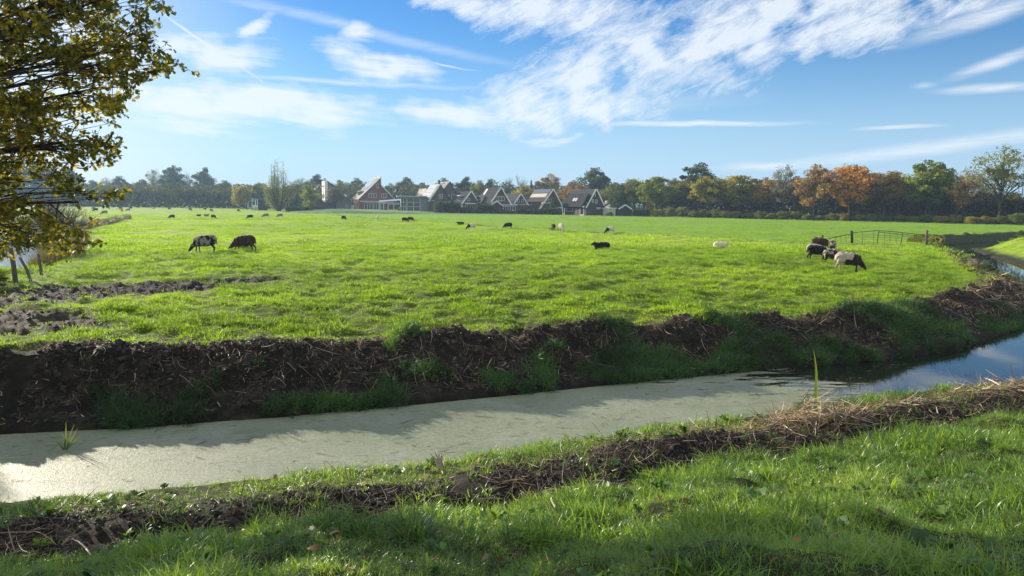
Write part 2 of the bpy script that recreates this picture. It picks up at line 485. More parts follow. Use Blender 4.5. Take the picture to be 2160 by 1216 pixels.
def ground_mat():
    m, N = mat("meadow_ground")
    geo = N.n('ShaderNodeNewGeometry').outputs['Position']
    n1 = N.n('ShaderNodeTexNoise', i={'Vector': geo, 'Scale': 0.35, 'Detail': 4.0}).outputs[0]
    n2 = N.n('ShaderNodeTexNoise', i={'Vector': geo, 'Scale': 3.0, 'Detail': 6.0, 'Roughness': 0.7}).outputs[0]
    nm = N.n('ShaderNodeMapping', i={0: geo}); nm.inputs[3].default_value = (0.5, 1.0, 1)
    n3 = N.n('ShaderNodeTexNoise', i={'Vector': nm.outputs[0], 'Scale': 1.1, 'Detail': 8.0, 'Roughness': 0.75}).outputs[0]
    g = N.ramp(N.math('ADD', N.math('MULTIPLY', n1, 0.45), N.math('MULTIPLY', n3, 0.55)),
               [(0.34, (0.14, 0.18, 0.016)), (0.50, (0.215, 0.33, 0.024)), (0.66, (0.33, 0.42, 0.04))])
    b = N.ramp(n3, [(0.34, (0.12, 0.20, 0.022)), (0.52, (0.19, 0.32, 0.034)), (0.68, (0.24, 0.36, 0.05))])
    grass = N.mix(attr(N, 'beyond').outputs['Fac'], g, b)
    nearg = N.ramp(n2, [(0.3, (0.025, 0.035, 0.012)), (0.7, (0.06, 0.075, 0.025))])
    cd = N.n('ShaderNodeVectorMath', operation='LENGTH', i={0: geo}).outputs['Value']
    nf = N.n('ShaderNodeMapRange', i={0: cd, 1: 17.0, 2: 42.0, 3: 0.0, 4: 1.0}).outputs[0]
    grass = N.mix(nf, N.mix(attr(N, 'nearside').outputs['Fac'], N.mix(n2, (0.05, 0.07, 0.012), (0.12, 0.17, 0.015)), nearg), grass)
    soil = N.ramp(n2, [(0.3, (0.010, 0.008, 0.007)), (0.5, (0.026, 0.020, 0.016)), (0.72, (0.085, 0.066, 0.050))])
    nd = N.n('ShaderNodeTexNoise', i={'Vector': geo, 'Scale': 7.0, 'Detail': 8.0, 'Roughness': 0.75}).outputs[0]
    dirt = N.ramp(nd, [(0.35, (0.025, 0.020, 0.014)), (0.5, (0.07, 0.058, 0.038)), (0.7, (0.16, 0.135, 0.085))])
    c = N.mix(attr(N, 'soil').outputs['Fac'], grass, soil)
    c = N.mix(attr(N, 'dirt').outputs['Fac'], c, dirt)
    nb = N.n('ShaderNodeTexNoise', i={'Vector': geo, 'Scale': 9.0, 'Detail': 6.0, 'Roughness': 0.75}).outputs[0]
    bump = N.n('ShaderNodeBump', i={'Height': N.math('ADD', N.math('MULTIPLY', nb, 0.4), n3), 'Strength': 0.9, 'Distance': 0.30})
    p = N.n('ShaderNodeBsdfPrincipled', i={'Base Color': c, 'Roughness': 0.85, 'Normal': bump.outputs[0]})
    p.inputs['Specular IOR Level'].default_value = 0.15
    N.n('ShaderNodeOutputMaterial', i={0: p.outputs[0]})
    return m
M = {}
M['ground'] = ground_mat()
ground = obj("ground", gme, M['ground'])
tag(ground, kind='structure')

# ------------------------------------------------------------------ water and duckweed
def flat_poly(name, poly, z):
    bm = bmesh.new()
    vs = [bm.verts.new((x, y, z)) for x, y in poly]
    bm.faces.new(vs)
    bmesh.ops.triangulate(bm, faces=bm.faces[:], ngon_method='EAR_CLIP')
    me = bpy.data.meshes.new(name)
    bmesh.ops.recalc_face_normals(bm, faces=bm.faces[:])
    for f in bm.faces:
        if f.normal.z < 0: f.normal_flip()
    bm.to_mesh(me); bm.free()
    return me
def grow(poly, d):
    P = np.array(poly); n = len(P); out = []
    area = sum(P[i][0] * P[(i + 1) % n][1] - P[(i + 1) % n][0] * P[i][1] for i in range(n))
    sg = 1 if area > 0 else -1
    for i in range(n):
        a = P[i] - P[i - 1]; b = P[(i + 1) % n] - P[i]
        a = a / (np.linalg.norm(a) + 1e-9); b = b / (np.linalg.norm(b) + 1e-9)
        nn = np.array([a[1] + b[1], -a[0] - b[0]]) * sg
        nn = nn / (np.linalg.norm(nn) + 1e-9)
        out.append(tuple(P[i] + nn * d))
    return out
def water_mat(name, rough, bscale, bstr, tint=(0.012, 0.014, 0.010)):
    m, N = mat(name)
    geo = N.n('ShaderNodeNewGeometry').outputs['Position']
    nb = N.n('ShaderNodeTexNoise', i={'Vector': geo, 'Scale': bscale, 'Detail': 3.0}).outputs[0]
    bump = N.n('ShaderNodeBump', i={'Height': nb, 'Strength': bstr, 'Distance': 0.02})
    p = N.n('ShaderNodeBsdfPrincipled', i={'Base Color': (*tint, 1), 'Roughness': rough, 'Normal': bump.outputs[0], 'IOR': 1.33})
    p.inputs['Specular IOR Level'].default_value = 0.75
    N.n('ShaderNodeOutputMaterial', i={0: p.outputs[0]})
    return m
M['water'] = water_mat("ditch_water", 0.03, 1.2, 0.06)
M['pond'] = water_mat("pond_water", 0.09, 2.5, 0.35)
tag(obj("ditch_water", flat_poly("ditch_water", grow(DITCH, 0.8), WZ), M['water']), kind='structure')
tag(obj("pond_water", flat_poly("pond_water", grow(POND, 0.8), WZ), M['pond']), kind='structure')

def duck_mat():
    m, N = mat("duckweed")
    geo = N.n('ShaderNodeNewGeometry').outputs['Position']
    sp = N.n('ShaderNodeSeparateXYZ', i={0: geo})
    n1 = N.n('ShaderNodeTexNoise', i={'Vector': geo, 'Scale': 140.0, 'Detail': 2.0}).outputs[0]
    n2 = N.n('ShaderNodeTexNoise', i={'Vector': geo, 'Scale': 2.2, 'Detail': 4.0}).outputs[0]
    c = N.mix(n1, (0.10, 0.13, 0.065), (0.37, 0.385, 0.25))
    n4 = N.n('ShaderNodeTexNoise', i={'Vector': geo, 'Scale': 14.0, 'Detail': 6.0, 'Roughness': 0.7}).outputs[0]
    c = N.mix(N.n('ShaderNodeMapRange', i={0: n4, 1: 0.42, 2: 0.62, 3: 0.0, 4: 0.6}).outputs[0], c, (0.34, 0.34, 0.27))
    sm = N.n('ShaderNodeMapping', i={0: geo}); sm.inputs[2].default_value = (0, 0, R(-20)); sm.inputs[3].default_value = (2.5, 14.0, 1)
    n5 = N.n('ShaderNodeTexNoise', i={'Vector': sm.outputs[0], 'Scale': 1.6, 'Detail': 7.0, 'Roughness': 0.75}).outputs[0]
    n6 = N.n('ShaderNodeTexNoise', i={'Vector': geo, 'Scale': 0.9, 'Detail': 4.0, 'Roughness': 0.6}).outputs[0]
    c = N.mix(N.n('ShaderNodeMapRange', i={0: n6, 1: 0.38, 2: 0.66, 3: 0.45, 4: 0.0}).outputs[0], c, (0.13, 0.16, 0.07))
    n7 = N.n('ShaderNodeTexNoise', i={'Vector': geo, 'Scale': 38.0, 'Detail': 3.0}).outputs[0]
    c = N.mix(N.n('ShaderNodeMapRange', i={0: n7, 1: 0.66, 2: 0.70, 3: 0.0, 4: 0.8}).outputs[0], c, (0.05, 0.055, 0.035))
    c = N.mix(N.n('ShaderNodeMapRange', i={0: n5, 1: 0.575, 2: 0.65, 3: 0.0, 4: 0.85}).outputs[0], c, (0.055, 0.065, 0.045))
    # open water: streaky gaps growing towards the right end of the ditch
    mp = N.n('ShaderNodeMapping', i={0: geo}); mp.inputs[2].default_value = (0, 0, R(-22)); mp.inputs[3].default_value = (1.0, 4.5, 1)
    g1 = N.n('ShaderNodeTexNoise', i={'Vector': mp.outputs[0], 'Scale': 1.15, 'Detail': 6.0, 'Roughness': 0.68}).outputs[0]
    # q runs along the ditch
    q = N.math('ADD', N.math('MULTIPLY', sp.outputs[0], 0.88), N.math('MULTIPLY', sp.outputs[1], 0.48))
    k = N.n('ShaderNodeMapRange', i={0: q, 1: 8.0, 2: 14.2, 3: -0.18, 4: 0.34}).outputs[0]
    # distance across: far side of the ditch opens earlier
    hole = N.math('ADD', g1, k)
    a = N.n('ShaderNodeMapRange', i={0: hole, 1: 0.56, 2: 0.60, 3: 1.0, 4: 0.0}).outputs[0]
    bump = N.n('ShaderNodeBump', i={'Height': N.math('ADD', n1, N.n('ShaderNodeTexNoise', i={'Vector': geo, 'Scale': 25.0, 'Detail': 3.0}).outputs[0]), 'Strength': 0.5, 'Distance': 0.012})
    p = N.n('ShaderNodeBsdfPrincipled', i={'Base Color': c, 'Roughness': 0.5, 'Alpha': a, 'Normal': bump.outputs[0]})
    p.inputs['Specular IOR Level'].default_value = 0.5
    N.n('ShaderNodeOutputMaterial', i={0: p.outputs[0]})
    return m
M['duck'] = duck_mat()
duckpoly = grow([p for p in FIELD_SHORE if p[0] < 17], 0.0)
fs = [p for p in FIELD_SHORE if p[1] < 23]; ns = [p for p in NEAR_SHORE if p[1] < 17]
o = obj("duckweed", flat_poly("duckweed", grow(fs + ns[::-1], 0.6), WZ + 0.005), M['duck'])
tag(o, "grey green film of duckweed covering the near ditch water", "duckweed", kind='stuff')

# ------------------------------------------------------------------ grass
def leaf_mat(name, stops, rough=0.45, trans=0.45, spec=0.35, attr_src='obj', tint=None, sat=None):
    """foliage; colour by a random number per blade/leaf and a tint attribute of the instance"""
    m, N = mat(name)
    rnd = N.n('ShaderNodeNewGeometry').outputs['Random Per Island']
    if attr_src == 'inst':
        tv = attr(N, 'tint', 'INSTANCER').outputs['Fac']
        f = N.math('ADD', N.math('MULTIPLY', rnd, 0.5), N.math('MULTIPLY', tv, 0.5))
    elif attr_src == 'attr':
        f = N.math('ADD', N.math('MULTIPLY', rnd, 0.3), N.math('MULTIPLY', attr(N, 'tint').outputs['Fac'], 0.7))
    else:
        f = rnd
    c = N.ramp(f, stops)
    p = N.n('ShaderNodeBsdfPrincipled', i={'Base Color': c, 'Roughness': rough})
    p.inputs['Specular IOR Level'].default_value = spec
    t = N.n('ShaderNodeBsdfTranslucent', i={'Color': N.mix(1.0, c, (1.55, 1.5, 0.55) if tint is None else tint, 'MULTIPLY')})
    mx = N.n('ShaderNodeMixShader', i={0: trans, 1: p.outputs[0], 2: t.outputs[0]})
    N.n('ShaderNodeOutputMaterial', i={0: mx.outputs[0]})
    return m
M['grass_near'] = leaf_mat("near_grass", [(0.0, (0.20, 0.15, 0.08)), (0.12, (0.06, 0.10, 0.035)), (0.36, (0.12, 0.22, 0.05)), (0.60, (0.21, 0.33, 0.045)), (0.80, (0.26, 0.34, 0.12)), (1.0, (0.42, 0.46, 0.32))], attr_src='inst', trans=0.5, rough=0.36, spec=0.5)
M['grass_field'] = leaf_mat("field_grass", [(0.0, (0.10, 0.13, 0.02)), (0.3, (0.14, 0.25, 0.02)), (0.55, (0.24, 0.38, 0.024)), (0.8, (0.36, 0.48, 0.03)), (1.0, (0.54, 0.53, 0.12))], attr_src='inst', trans=0.5, rough=0.5)
M['grass_beyond'] = leaf_mat("meadow_grass", [(0.0, (0.12, 0.20, 0.025)), (0.5, (0.18, 0.31, 0.03)), (1.0, (0.26, 0.38, 0.06))], attr_src='inst', trans=0.5, rough=0.5)
M['grass_bank'] = leaf_mat("bank_grass", [(0.0, (0.06, 0.055, 0.03)), (0.3, (0.035, 0.075, 0.025)), (0.6, (0.06, 0.15, 0.04)), (1.0, (0.15, 0.23, 0.06))], attr_src='inst', trans=0.4, rough=0.5)

def blade_tuft(name, nbl, rad_, lmin, lmax, wd, segs, lean, seed):
    g = np.random.default_rng(seed)
    vs, fs_ = [], []
    tri = []
    for b in range(nbl):
        a = g.random() * 2 * math.pi; r = rad_ * math.sqrt(g.random())
        bx, by = r * math.cos(a), r * math.sin(a)
        ln = g.uniform(lmin, lmax); th = a + g.normal() * 1.1
        le = lean * g.uniform(0.3, 1.3); cur = g.uniform(0.4, 1.6)
        dx, dy = math.cos(th), math.sin(th)
        ph = g.random() * math.pi
        wx, wy = math.cos(ph), math.sin(ph)
        if abs(wx * dx + wy * dy) > 0.7: wx, wy = -dy, dx
        b0 = len(vs); px_, pz = 0.0, 0.0; tilt = le * 0.4
        for k in range(segs + 1):
            t = k / segs
            wdt = wd * (1 - t ** 1.6) * g.uniform(0.85, 1.1) + 0.0004
            cx, cy = bx + dx * px_, by + dy * px_
            if k < segs:
                vs.append((cx - wx * wdt / 2, cy - wy * wdt / 2, pz)); vs.append((cx + wx * wdt / 2, cy + wy * wdt / 2, pz))
            else:
                vs.append((cx, cy, pz))
            px_ += ln / segs * math.sin(tilt); pz += ln / segs * math.cos(tilt)
            tilt = min(tilt + le * cur / segs * 1.2, 2.3)
        for k in range(segs - 1):
            i = b0 + 2 * k
            fs_.append((i, i + 1, i + 3, i + 2))
        i = b0 + 2 * (segs - 1)
        tri.append((i, i + 1, i + 2))
    me = mesh_np(name, vs, [np.array(fs_).reshape(-1, 4), np.array(tri)] if fs_ else [np.array(tri)])
    return me

def scatter(name, pts, rots, scl, tint, protos, material, label, cat, zs=None, seed=0):
    """one object of ground cover: a point cloud that carries copies of a few tufts"""
    n = len(pts)
    me = bpy.data.meshes.new(name)
    me.vertices.add(n); me.vertices.foreach_set('co', np.asarray(pts, np.float32).ravel())
    s3 = np.stack([scl, scl, scl if zs is None else zs], 1)
    for nm, typ, arr in (('rot', 'FLOAT_VECTOR', rots), ('scl', 'FLOAT_VECTOR', s3)):
        a = me.attributes.new(nm, typ, 'POINT'); a.data.foreach_set('vector', np.asarray(arr, np.float32).ravel())
    a = me.attributes.new('tint', 'FLOAT', 'POINT'); a.data.foreach_set('value', np.asarray(tint, np.float32))
    a = me.attributes.new('pick', 'INT', 'POINT'); a.data.foreach_set('value', np.random.default_rng(seed).integers(0, len(protos), n).astype(np.int32))
    o = obj(name, me)
    col = bpy.data.collections.new(name + "_tufts")
    for k, pm in enumerate(protos):
        if not pm.materials: pm.materials.append(material)
        po = bpy.data.objects.new("tuft_%02d" % k, pm)
        col.objects.link(po)
    ng = bpy.data.node_groups.new(name + "_nodes", 'GeometryNodeTree')
    ng.interface.new_socket("Geometry", in_out='INPUT', socket_type='NodeSocketGeometry')
    ng.interface.new_socket("Geometry", in_out='OUTPUT', socket_type='NodeSocketGeometry')
    gi = ng.nodes.new('NodeGroupInput'); go = ng.nodes.new('NodeGroupOutput')
    ci = ng.nodes.new('GeometryNodeCollectionInfo'); ci.inputs[0].default_value = col
    ci.inputs['Separate Children'].default_value = True; ci.inputs['Reset Children'].default_value = True
    ip = ng.nodes.new('GeometryNodeInstanceOnPoints')
    def na(nm, t):
        a = ng.nodes.new('GeometryNodeInputNamedAttribute'); a.data_type = t; a.inputs[0].default_value = nm
        return a.outputs[0]
    lk = ng.links.new
    lk(gi.outputs[0], ip.inputs['Points']); lk(ci.outputs[0], ip.inputs['Instance'])
    ip.inputs['Pick Instance'].default_value = True
    lk(na('pick', 'INT'), ip.inputs['Instance Index']); lk(na('rot', 'FLOAT_VECTOR'), ip.inputs['Rotation']); lk(na('scl', 'FLOAT_VECTOR'), ip.inputs['Scale'])
    lk(ip.outputs[0], go.inputs[0])
    md = o.modifiers.new("scatter", 'NODES'); md.node_group = ng
    tag(o, label, cat, kind='stuff')
    return o

def wedge_points(n, r0, r1, half=37.5, seed=1, power=2.0):
    g = np.random.default_rng(seed)
    u = g.random(n)
    r = (r0 ** power + u * (r1 ** power - r0 ** power)) ** (1 / power)
    a = np.radians(g.uniform(-half, half, n))
    return r * np.sin(a), r * np.cos(a), g

def rots_for(n, g, tilt=0.25):
    return np.stack([g.normal(0, tilt, n), g.normal(0, tilt, n), g.random(n) * 6.283], 1)

# near bank: long rank grass, the blades can be told apart
tn = [blade_tuft("t", 34, 0.09, 0.05, 0.135, 0.0065, 4, 1.8, 10 + k) for k in range(5)]
tl = [blade_tuft("t", 26, 0.10, 0.08, 0.17, 0.006, 5, 2.3, 30 + k) for k in range(3)]
X, Y, g = wedge_points(26000, 2.4, 15.5, 39, 1, 1.35)
A = land(X, Y)
clump = fbm(X, Y, 3, 1.5); patch = fbm(X + 31, Y + 8, 3, 0.7)
ok = A['near'] & ~A['wet'] & (g.random(len(X)) > A['ridge'] * 0.93) & (A['sN'] > -0.1)
size = (0.60 + 0.85 * ss(0.35, 0.7, clump)) * (0.85 + g.random(len(X)) * 0.4)
size = np.where(A['sN'] < 1.0, size * 0.75, size) * (0.62 + 0.38 * ss(3.0, 4.6, A['rr']))
tint = np.clip(0.5 + (patch - 0.5) * 1.9 + g.normal(0, 0.08, len(X)), 0, 1)
tint = np.where(g.random(len(X)) < 0.02, 0.0, np.maximum(tint, 0.15))
P = np.stack([X, Y, A['h'] - 0.01], 1)[ok]
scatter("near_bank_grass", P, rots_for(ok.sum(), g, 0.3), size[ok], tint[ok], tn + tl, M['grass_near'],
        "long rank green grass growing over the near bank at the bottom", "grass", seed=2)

# field: sheep pasture from the far bank outwards
tf = [blade_tuft("t", 46, 0.15, 0.028, 0.070, 0.008, 3, 1.6, 50 + k) for k in range(5)]
def field_points(n, r0, r1, seed, power):
    X, Y, g = wedge_points(n, r0, r1, 36.8, seed, power)
    A = land(X, Y)
    return X, Y, g, A
X, Y, g, A = field_points(62000, 11.0, 48, 3, 1.25)
cl = fbm(X + 5, Y * 1.2, 3, 1.7); big = fbm(X, Y, 3, 0.25)
ok = ~A['near'] & ~A['wet'] & (A['dP'] > 0.3) & (g.random(len(X)) > A['mud'] * 1.3 * (0.6 + 0.8 * (fbm(X, Y, 2, 2.5) > 0.40))) & (g.random(len(X)) > A['dirt'] * 1.1) & (A['face'] < 0.5)
size = (0.60 + 0.95 * ss(0.48, 0.74, cl)) * (0.8 + 0.4 * g.random(len(X))) * (1 + 0.25 * ss(20, 48, A['rr']))
tint = np.clip(0.55 + (big - 0.5) * 1.4 - (cl - 0.5) * 0.9 + g.normal(0, 0.09, len(X)), 0, 1)
P = np.stack([X, Y, A['h'] - 0.015], 1)[ok]
scatter("pasture_grass", P, rots_for(ok.sum(), g, 0.25), size[ok], tint[ok], tf, M['grass_field'],
        "bright sunlit pasture grass nibbled short around the nearest sheep", "grass", seed=4)

# farther pasture and the greener meadow behind the old ditch line
tg = [blade_tuft("t", 46, 0.42, 0.03, 0.09, 0.03, 2, 1.1, 70 + k) for k in range(4)]
X, Y, g, A = field_points(60000, 44, 190, 5, 1.0)
bey = poly_side(X, Y) > 0.5
cl = fbm(X, Y * 0.6, 3, 0.5); big = fbm(X + 77, Y, 3, 0.07)
base_ok = ~A['wet'] & (A['dP'] > 0.5) & (A['sF'] > 1.4)
for nm, msk, mt, lab in (("far_pasture_grass", ~bey, 'grass_field', "yellow green grass of the pasture where the distant flock grazes"),
                         ("meadow_grass", bey, 'grass_beyond', "smooth blue green grass of the meadow below the houses")):
    ok = base_ok & msk
    size = (0.55 + 0.9 * ss(0.4, 0.75, cl)) * (0.8 + 0.4 * g.random(len(X))) * (1 if nm[0] == 'f' else 0.8)
    tint = np.clip(0.5 + (big - 0.5) * 1.2 - (cl - 0.5) * 0.8 + g.normal(0, 0.1, len(X)), 0, 1)
    P = np.stack([X, Y, A['h'] - 0.02], 1)[ok]
    scatter(nm, P, rots_for(ok.sum(), g, 0.2), size[ok], tint[ok], [m_.copy() for m_ in tg], M[mt], lab, "grass", seed=6)

# tall tufts along the old ditch line
pts = np.array(FENCE_LINE)
seg = []
g = np.random.default_rng(12)
for a, b in zip(pts[:-1], pts[1:]):
    n = int(np.linalg.norm(b - a) * 5)
    t = g.random(n)[:, None]
    seg.append(a + (b - a) * t + g.normal(0, 0.22, (n, 2)))
seg = np.vstack(seg)
A = land(seg[:, 0], seg[:, 1])
scatter("ditch_line_grass", np.stack([seg[:, 0], seg[:, 1], A['h'] - 0.02], 1), rots_for(len(seg), g, 0.3), g.uniform(0.7, 1.7, len(seg)),
        g.random(len(seg)) * 0.5, [blade_tuft("t", 40, 0.22, 0.08, 0.2, 0.018, 3, 1.2, 90 + k) for k in range(3)], M['grass_bank'],
        "darker uncut grass along the shallow dip that crosses the field", "grass", seed=7)

# grass hanging on the dark face of the far bank
X, Y, g, A = field_points(90000, 9.5, 78, 8, 1.0)
pt = fbm(X * 0.9 + 3, Y * 0.9, 3, 0.8)
side = ss(-4.5, 5.0, X)                       # more growth towards the right
low = 1 - ss(0.6, 1.3, A['dD'])
ok = ~A['near'] & ~A['wet'] & (A['dD'] < 2.0) & (A['dP'] > 1) & (A['face'] > 0.3) & (pt + 0.17 * side + 0.05 * low > 0.61 + 0.11 * (1 - low))
ok &= (A['rr'] < 30) | (g.random(len(X)) < 0.9)
tint = np.clip(0.4 + (fbm(X, Y, 2, 1.1) - 0.5) * 2 + g.normal(0, 0.1, len(X)), 0, 1)
rt = rots_for(ok.sum(), g, 0.35)
rt[:, 0] += 0.55                               # leaning out towards the water
P = np.stack([X, Y, A['h'] - 0.02], 1)[ok]
rt[:, 2] = g.normal(0, 0.6, ok.sum())
scatter("far_bank_grass", P, rt, g.uniform(0.8, 1.6, ok.sum()), tint[ok], [blade_tuft("t", 44, 0.10, 0.08, 0.22, 0.009, 3, 1.5, 110 + k) for k in range(4)],
        M['grass_bank'], "dark shaded grass hanging down the far bank of the ditch", "grass", seed=9)

# ------------------------------------------------------------------ simple surface materials
def plain(name, col, rough=0.7, var=0.25, scale=4.0, spec=0.3, metal=0.0, bump=0.0, coord='Object'):
    m, N = mat(name)
    co = N.n('ShaderNodeTexCoord').outputs[coord]
    n = N.n('ShaderNodeTexNoise', i={'Vector': co, 'Scale': scale, 'Detail': 5.0, 'Roughness': 0.65}).outputs[0]
    lo = tuple(c * (1 - var) for c in col); hi = tuple(min(1, c * (1 + var)) for c in col)
    c = N.ramp(n, [(0.3, lo), (0.7, hi)])
    p = N.n('ShaderNodeBsdfPrincipled', i={'Base Color': c, 'Roughness': rough, 'Metallic': metal})
    p.inputs['Specular IOR Level'].default_value = spec
    if bump:
        b = N.n('ShaderNodeBump', i={'Height': n, 'Strength': bump, 'Distance': 0.05})
        N.link(b.outputs[0], p.inputs['Normal'])
    N.n('ShaderNodeOutputMaterial', i={0: p.outputs[0]})
    return m

def island(name, stops, rough=0.7, trans=0.0, spec=0.3):
    m, N = mat(name)
    rnd = N.n('ShaderNodeNewGeometry').outputs['Random Per Island']
    c = N.ramp(rnd, stops)
    p = N.n('ShaderNodeBsdfPrincipled', i={'Base Color': c, 'Roughness': rough})
    p.inputs['Specular IOR Level'].default_value = spec
    out = p.outputs[0]
    if trans:
        t = N.n('ShaderNodeBsdfTranslucent', i={'Color': N.mix(1.0, c, (1.5, 1.3, 0.7), 'MULTIPLY')})
        out = N.n('ShaderNodeMixShader', i={0: trans, 1: p.outputs[0], 2: t.outputs[0]}).outputs[0]
    N.n('ShaderNodeOutputMaterial', i={0: out})
    return m

M['litter'] = island("dead_reed", [(0.0, (0.02, 0.014, 0.010)), (0.35, (0.06, 0.040, 0.026)), (0.65, (0.16, 0.11, 0.065)), (0.88, (0.32, 0.24, 0.14)), (1.0, (0.52, 0.43, 0.30))], 0.6, 0.15)
M['straw'] = island("pale_reed", [(0.0, (0.06, 0.04, 0.025)), (0.3, (0.20, 0.13, 0.08)), (0.6, (0.44, 0.32, 0.20)), (1.0, (0.68, 0.56, 0.40))], 0.55, 0.15)
M['clod'] = plain("mud_clod", (0.045, 0.033, 0.025), 0.75, 0.5, 20, 0.35)
M['bark'] = plain("bark", (0.05, 0.04, 0.032), 0.9, 0.35, 8, 0.1)
M['bark_pale'] = plain("pale_bark", (0.16, 0.14, 0.12), 0.9, 0.3, 8, 0.1)
M['post'] = plain("weathered_post", (0.12, 0.105, 0.09), 0.85, 0.35, 12, 0.2, bump=0.4)
M['darkpost'] = plain("dark_post", (0.035, 0.03, 0.026), 0.85, 0.35, 12, 0.2)
M['gatebar'] = plain("rusty_bar", (0.06, 0.05, 0.04), 0.7, 0.3, 12, 0.3)

# ------------------------------------------------------------------ ribbons of dead reed
def ribbons(P, D, Ln, Wd, curl, g, segs=4):
    """P (n,3) start, D (n,3) unit direction, curved strips; returns verts, quads"""
    n = len(P)
    up = np.tile([0, 0, 1.0], (n, 1)) + g.normal(0, 0.45, (n, 3))
    S = np.cross(D, up); S /= np.linalg.norm(S, axis=1)[:, None] + 1e-9
    U = np.cross(S, D)
    vs = np.zeros((n, segs + 1, 2, 3))
    k = np.arange(segs + 1) / segs
    bend = (g.normal(0, 1, n) * curl)
    sidebend = (g.normal(0, 1, n) * curl * 0.8)
    for j in range(segs + 1):
        t = k[j]
        c = P + D * (Ln * t)[:, None] + U * (bend * Ln * t * t)[:, None] + S * (sidebend * Ln * t * t)[:, None] 
        wj = Wd * (1 - 0.75 * t ** 3) * 0.5
        vs[:, j, 0] = c - S * wj[:, None]; vs[:, j, 1] = c + S * wj[:, None]
    base = (np.arange(n) * (segs + 1) * 2)[:, None]
    q = []
    for j in range(segs):
        q.append(np.stack([base[:, 0] + 2 * j, base[:, 0] + 2 * j + 1, base[:, 0] + 2 * j + 3, base[:, 0] + 2 * j + 2], 1))
    return vs.reshape(-1, 3), np.vstack(q)

def litter(name, X, Y, lift, Ln, Wd, g, material, label, hang=None, curl=0.25, cat="reed litter", ground_fn=None):
    A = land(X, Y)
    n = len(X)
    P = np.stack([X, Y, A['h'] + lift], 1)
    th = g.random(n) * 2 * math.pi
    D = np.stack([np.cos(th), np.sin(th), g.normal(0.06, 0.22, n)], 1)
    if hang is not None:
        m = g.random(n) < hang
        D[m] = np.stack([g.normal(0.25, 0.5, m.sum()), -np.abs(g.normal(0.55, 0.35, m.sum())), -np.abs(g.normal(0.55, 0.35, m.sum()))], 1)
    D /= np.linalg.norm(D, axis=1)[:, None]
    # follow the ground at the far end
    E = P + D * Ln[:, None]
    he = land(E[:, 0], E[:, 1])['h'] + lift * 1.2
    D[:, 2] += np.where(E[:, 2] < he, (he - E[:, 2]) / Ln, 0)
    D /= np.linalg.norm(D, axis=1)[:, None]
    v, q = ribbons(P, D, Ln, Wd, curl, g)
    o = obj(name, mesh_np(name, v, q), material)
    tag(o, label, cat, kind='stuff')
    return o

def along(line, n, g, lo, hi, s0, s1, side):
    """random points along a shore line, s metres inland; side +1/-1"""
    P = np.array(line)
    seg = np.diff(P, axis=0); ln = np.hypot(seg[:, 0], seg[:, 1]); cum = np.r_[0, np.cumsum(ln)]
    # parameter range by x coordinate of the line
    xs = P[:, 0]
    t = []
    u = g.uniform(0, cum[-1], n * 6)
    k = np.clip(np.searchsorted(cum, u) - 1, 0, len(seg) - 1)
    f = (u - cum[k]) / ln[k]
    p = P[k] + seg[k] * f[:, None]
    nrm = np.stack([-seg[k][:, 1], seg[k][:, 0]], 1) / ln[k][:, None] * side
    s = g.uniform(s0, s1, len(u)) if not callable(s0) else s0(u, g)
    p = p + nrm * s[:, None]
    m = (p[:, 0] > lo) & (p[:, 0] < hi)
    p = p[m][:n]
    return p[:, 0], p[:, 1]

g = np.random.default_rng(21)
# dark mud clods and turf thrown on both banks
def clod(seed):
    bm = bmesh.new()
    bmesh.ops.create_icosphere(bm, subdivisions=2, radius=0.05)
    r = random.Random(seed)
    for v in bm.verts:
        v.co *= 1 + (r.random() - 0.5) * 0.7
        v.co.z *= 0.6
    me = bpy.data.meshes.new("clod"); bm.to_mesh(me); bm.free()
    return me
clods = [clod(k) for k in range(5)]
fx, fy = along(FIELD_SHORE, 16000, g, -13, 24, 0.15, 2.15, 1)
A = land(fx, fy)
k = (fbm(fx, fy, 3, 1.1) > 0.40) & (A['sF'] > 0.2) & ~A['wet'] & (A['rr'] < 40)
keep = k | (np.abs(A['sF'] - 1.6) < 0.35)
keep &= ~A['wet'] & ~A['near']
scatter("bank_clods", np.stack([fx, fy, A['h']], 1)[keep], rots_for(keep.sum(), g, 1.0), g.uniform(0.25, 1.1, keep.sum()) ** 1.6 * 0.9, g.random(keep.sum()), clods, M['clod'],
        "black mud clods dredged onto the far bank", "mud clods", seed=22)
nx_, ny_ = along(NEAR_SHORE, 9000, g, -12, 14, 0.75, 2.15, -1)
A = land(nx_, ny_)
keep = A['near'] & (A['ridge'] > 0.15)
scatter("ridge_clods", np.stack([nx_, ny_, A['h']], 1)[keep], rots_for(keep.sum(), g, 1.0), g.uniform(0.2, 1.0, keep.sum()) ** 1.6 * 0.75, g.random(keep.sum()), clods, M['clod'],
        "dark mud clods in the dredged ridge along the near bank", "mud clods", seed=23)
tx_, ty_, g4 = wedge_points(26000, 14, 30, 37, 47, 1.6)
A = land(tx_, ty_)
keep = ((A['mud'] > 0.6) | (A['dirt'] > 0.6)) & ~A['wet'] & ~A['near'] & (g4.random(len(tx_)) < 0.6)
scatter("track_clods", np.stack([tx_, ty_, A['h'] - 0.005], 1)[keep], rots_for(keep.sum(), g4, 1.0), g4.uniform(0.3, 1.1, keep.sum()) ** 1.8 * 0.75, g4.random(keep.sum()), clods, M['clod'],
        "trampled dark mud clods on the cattle track at the left", "mud clods", seed=24)
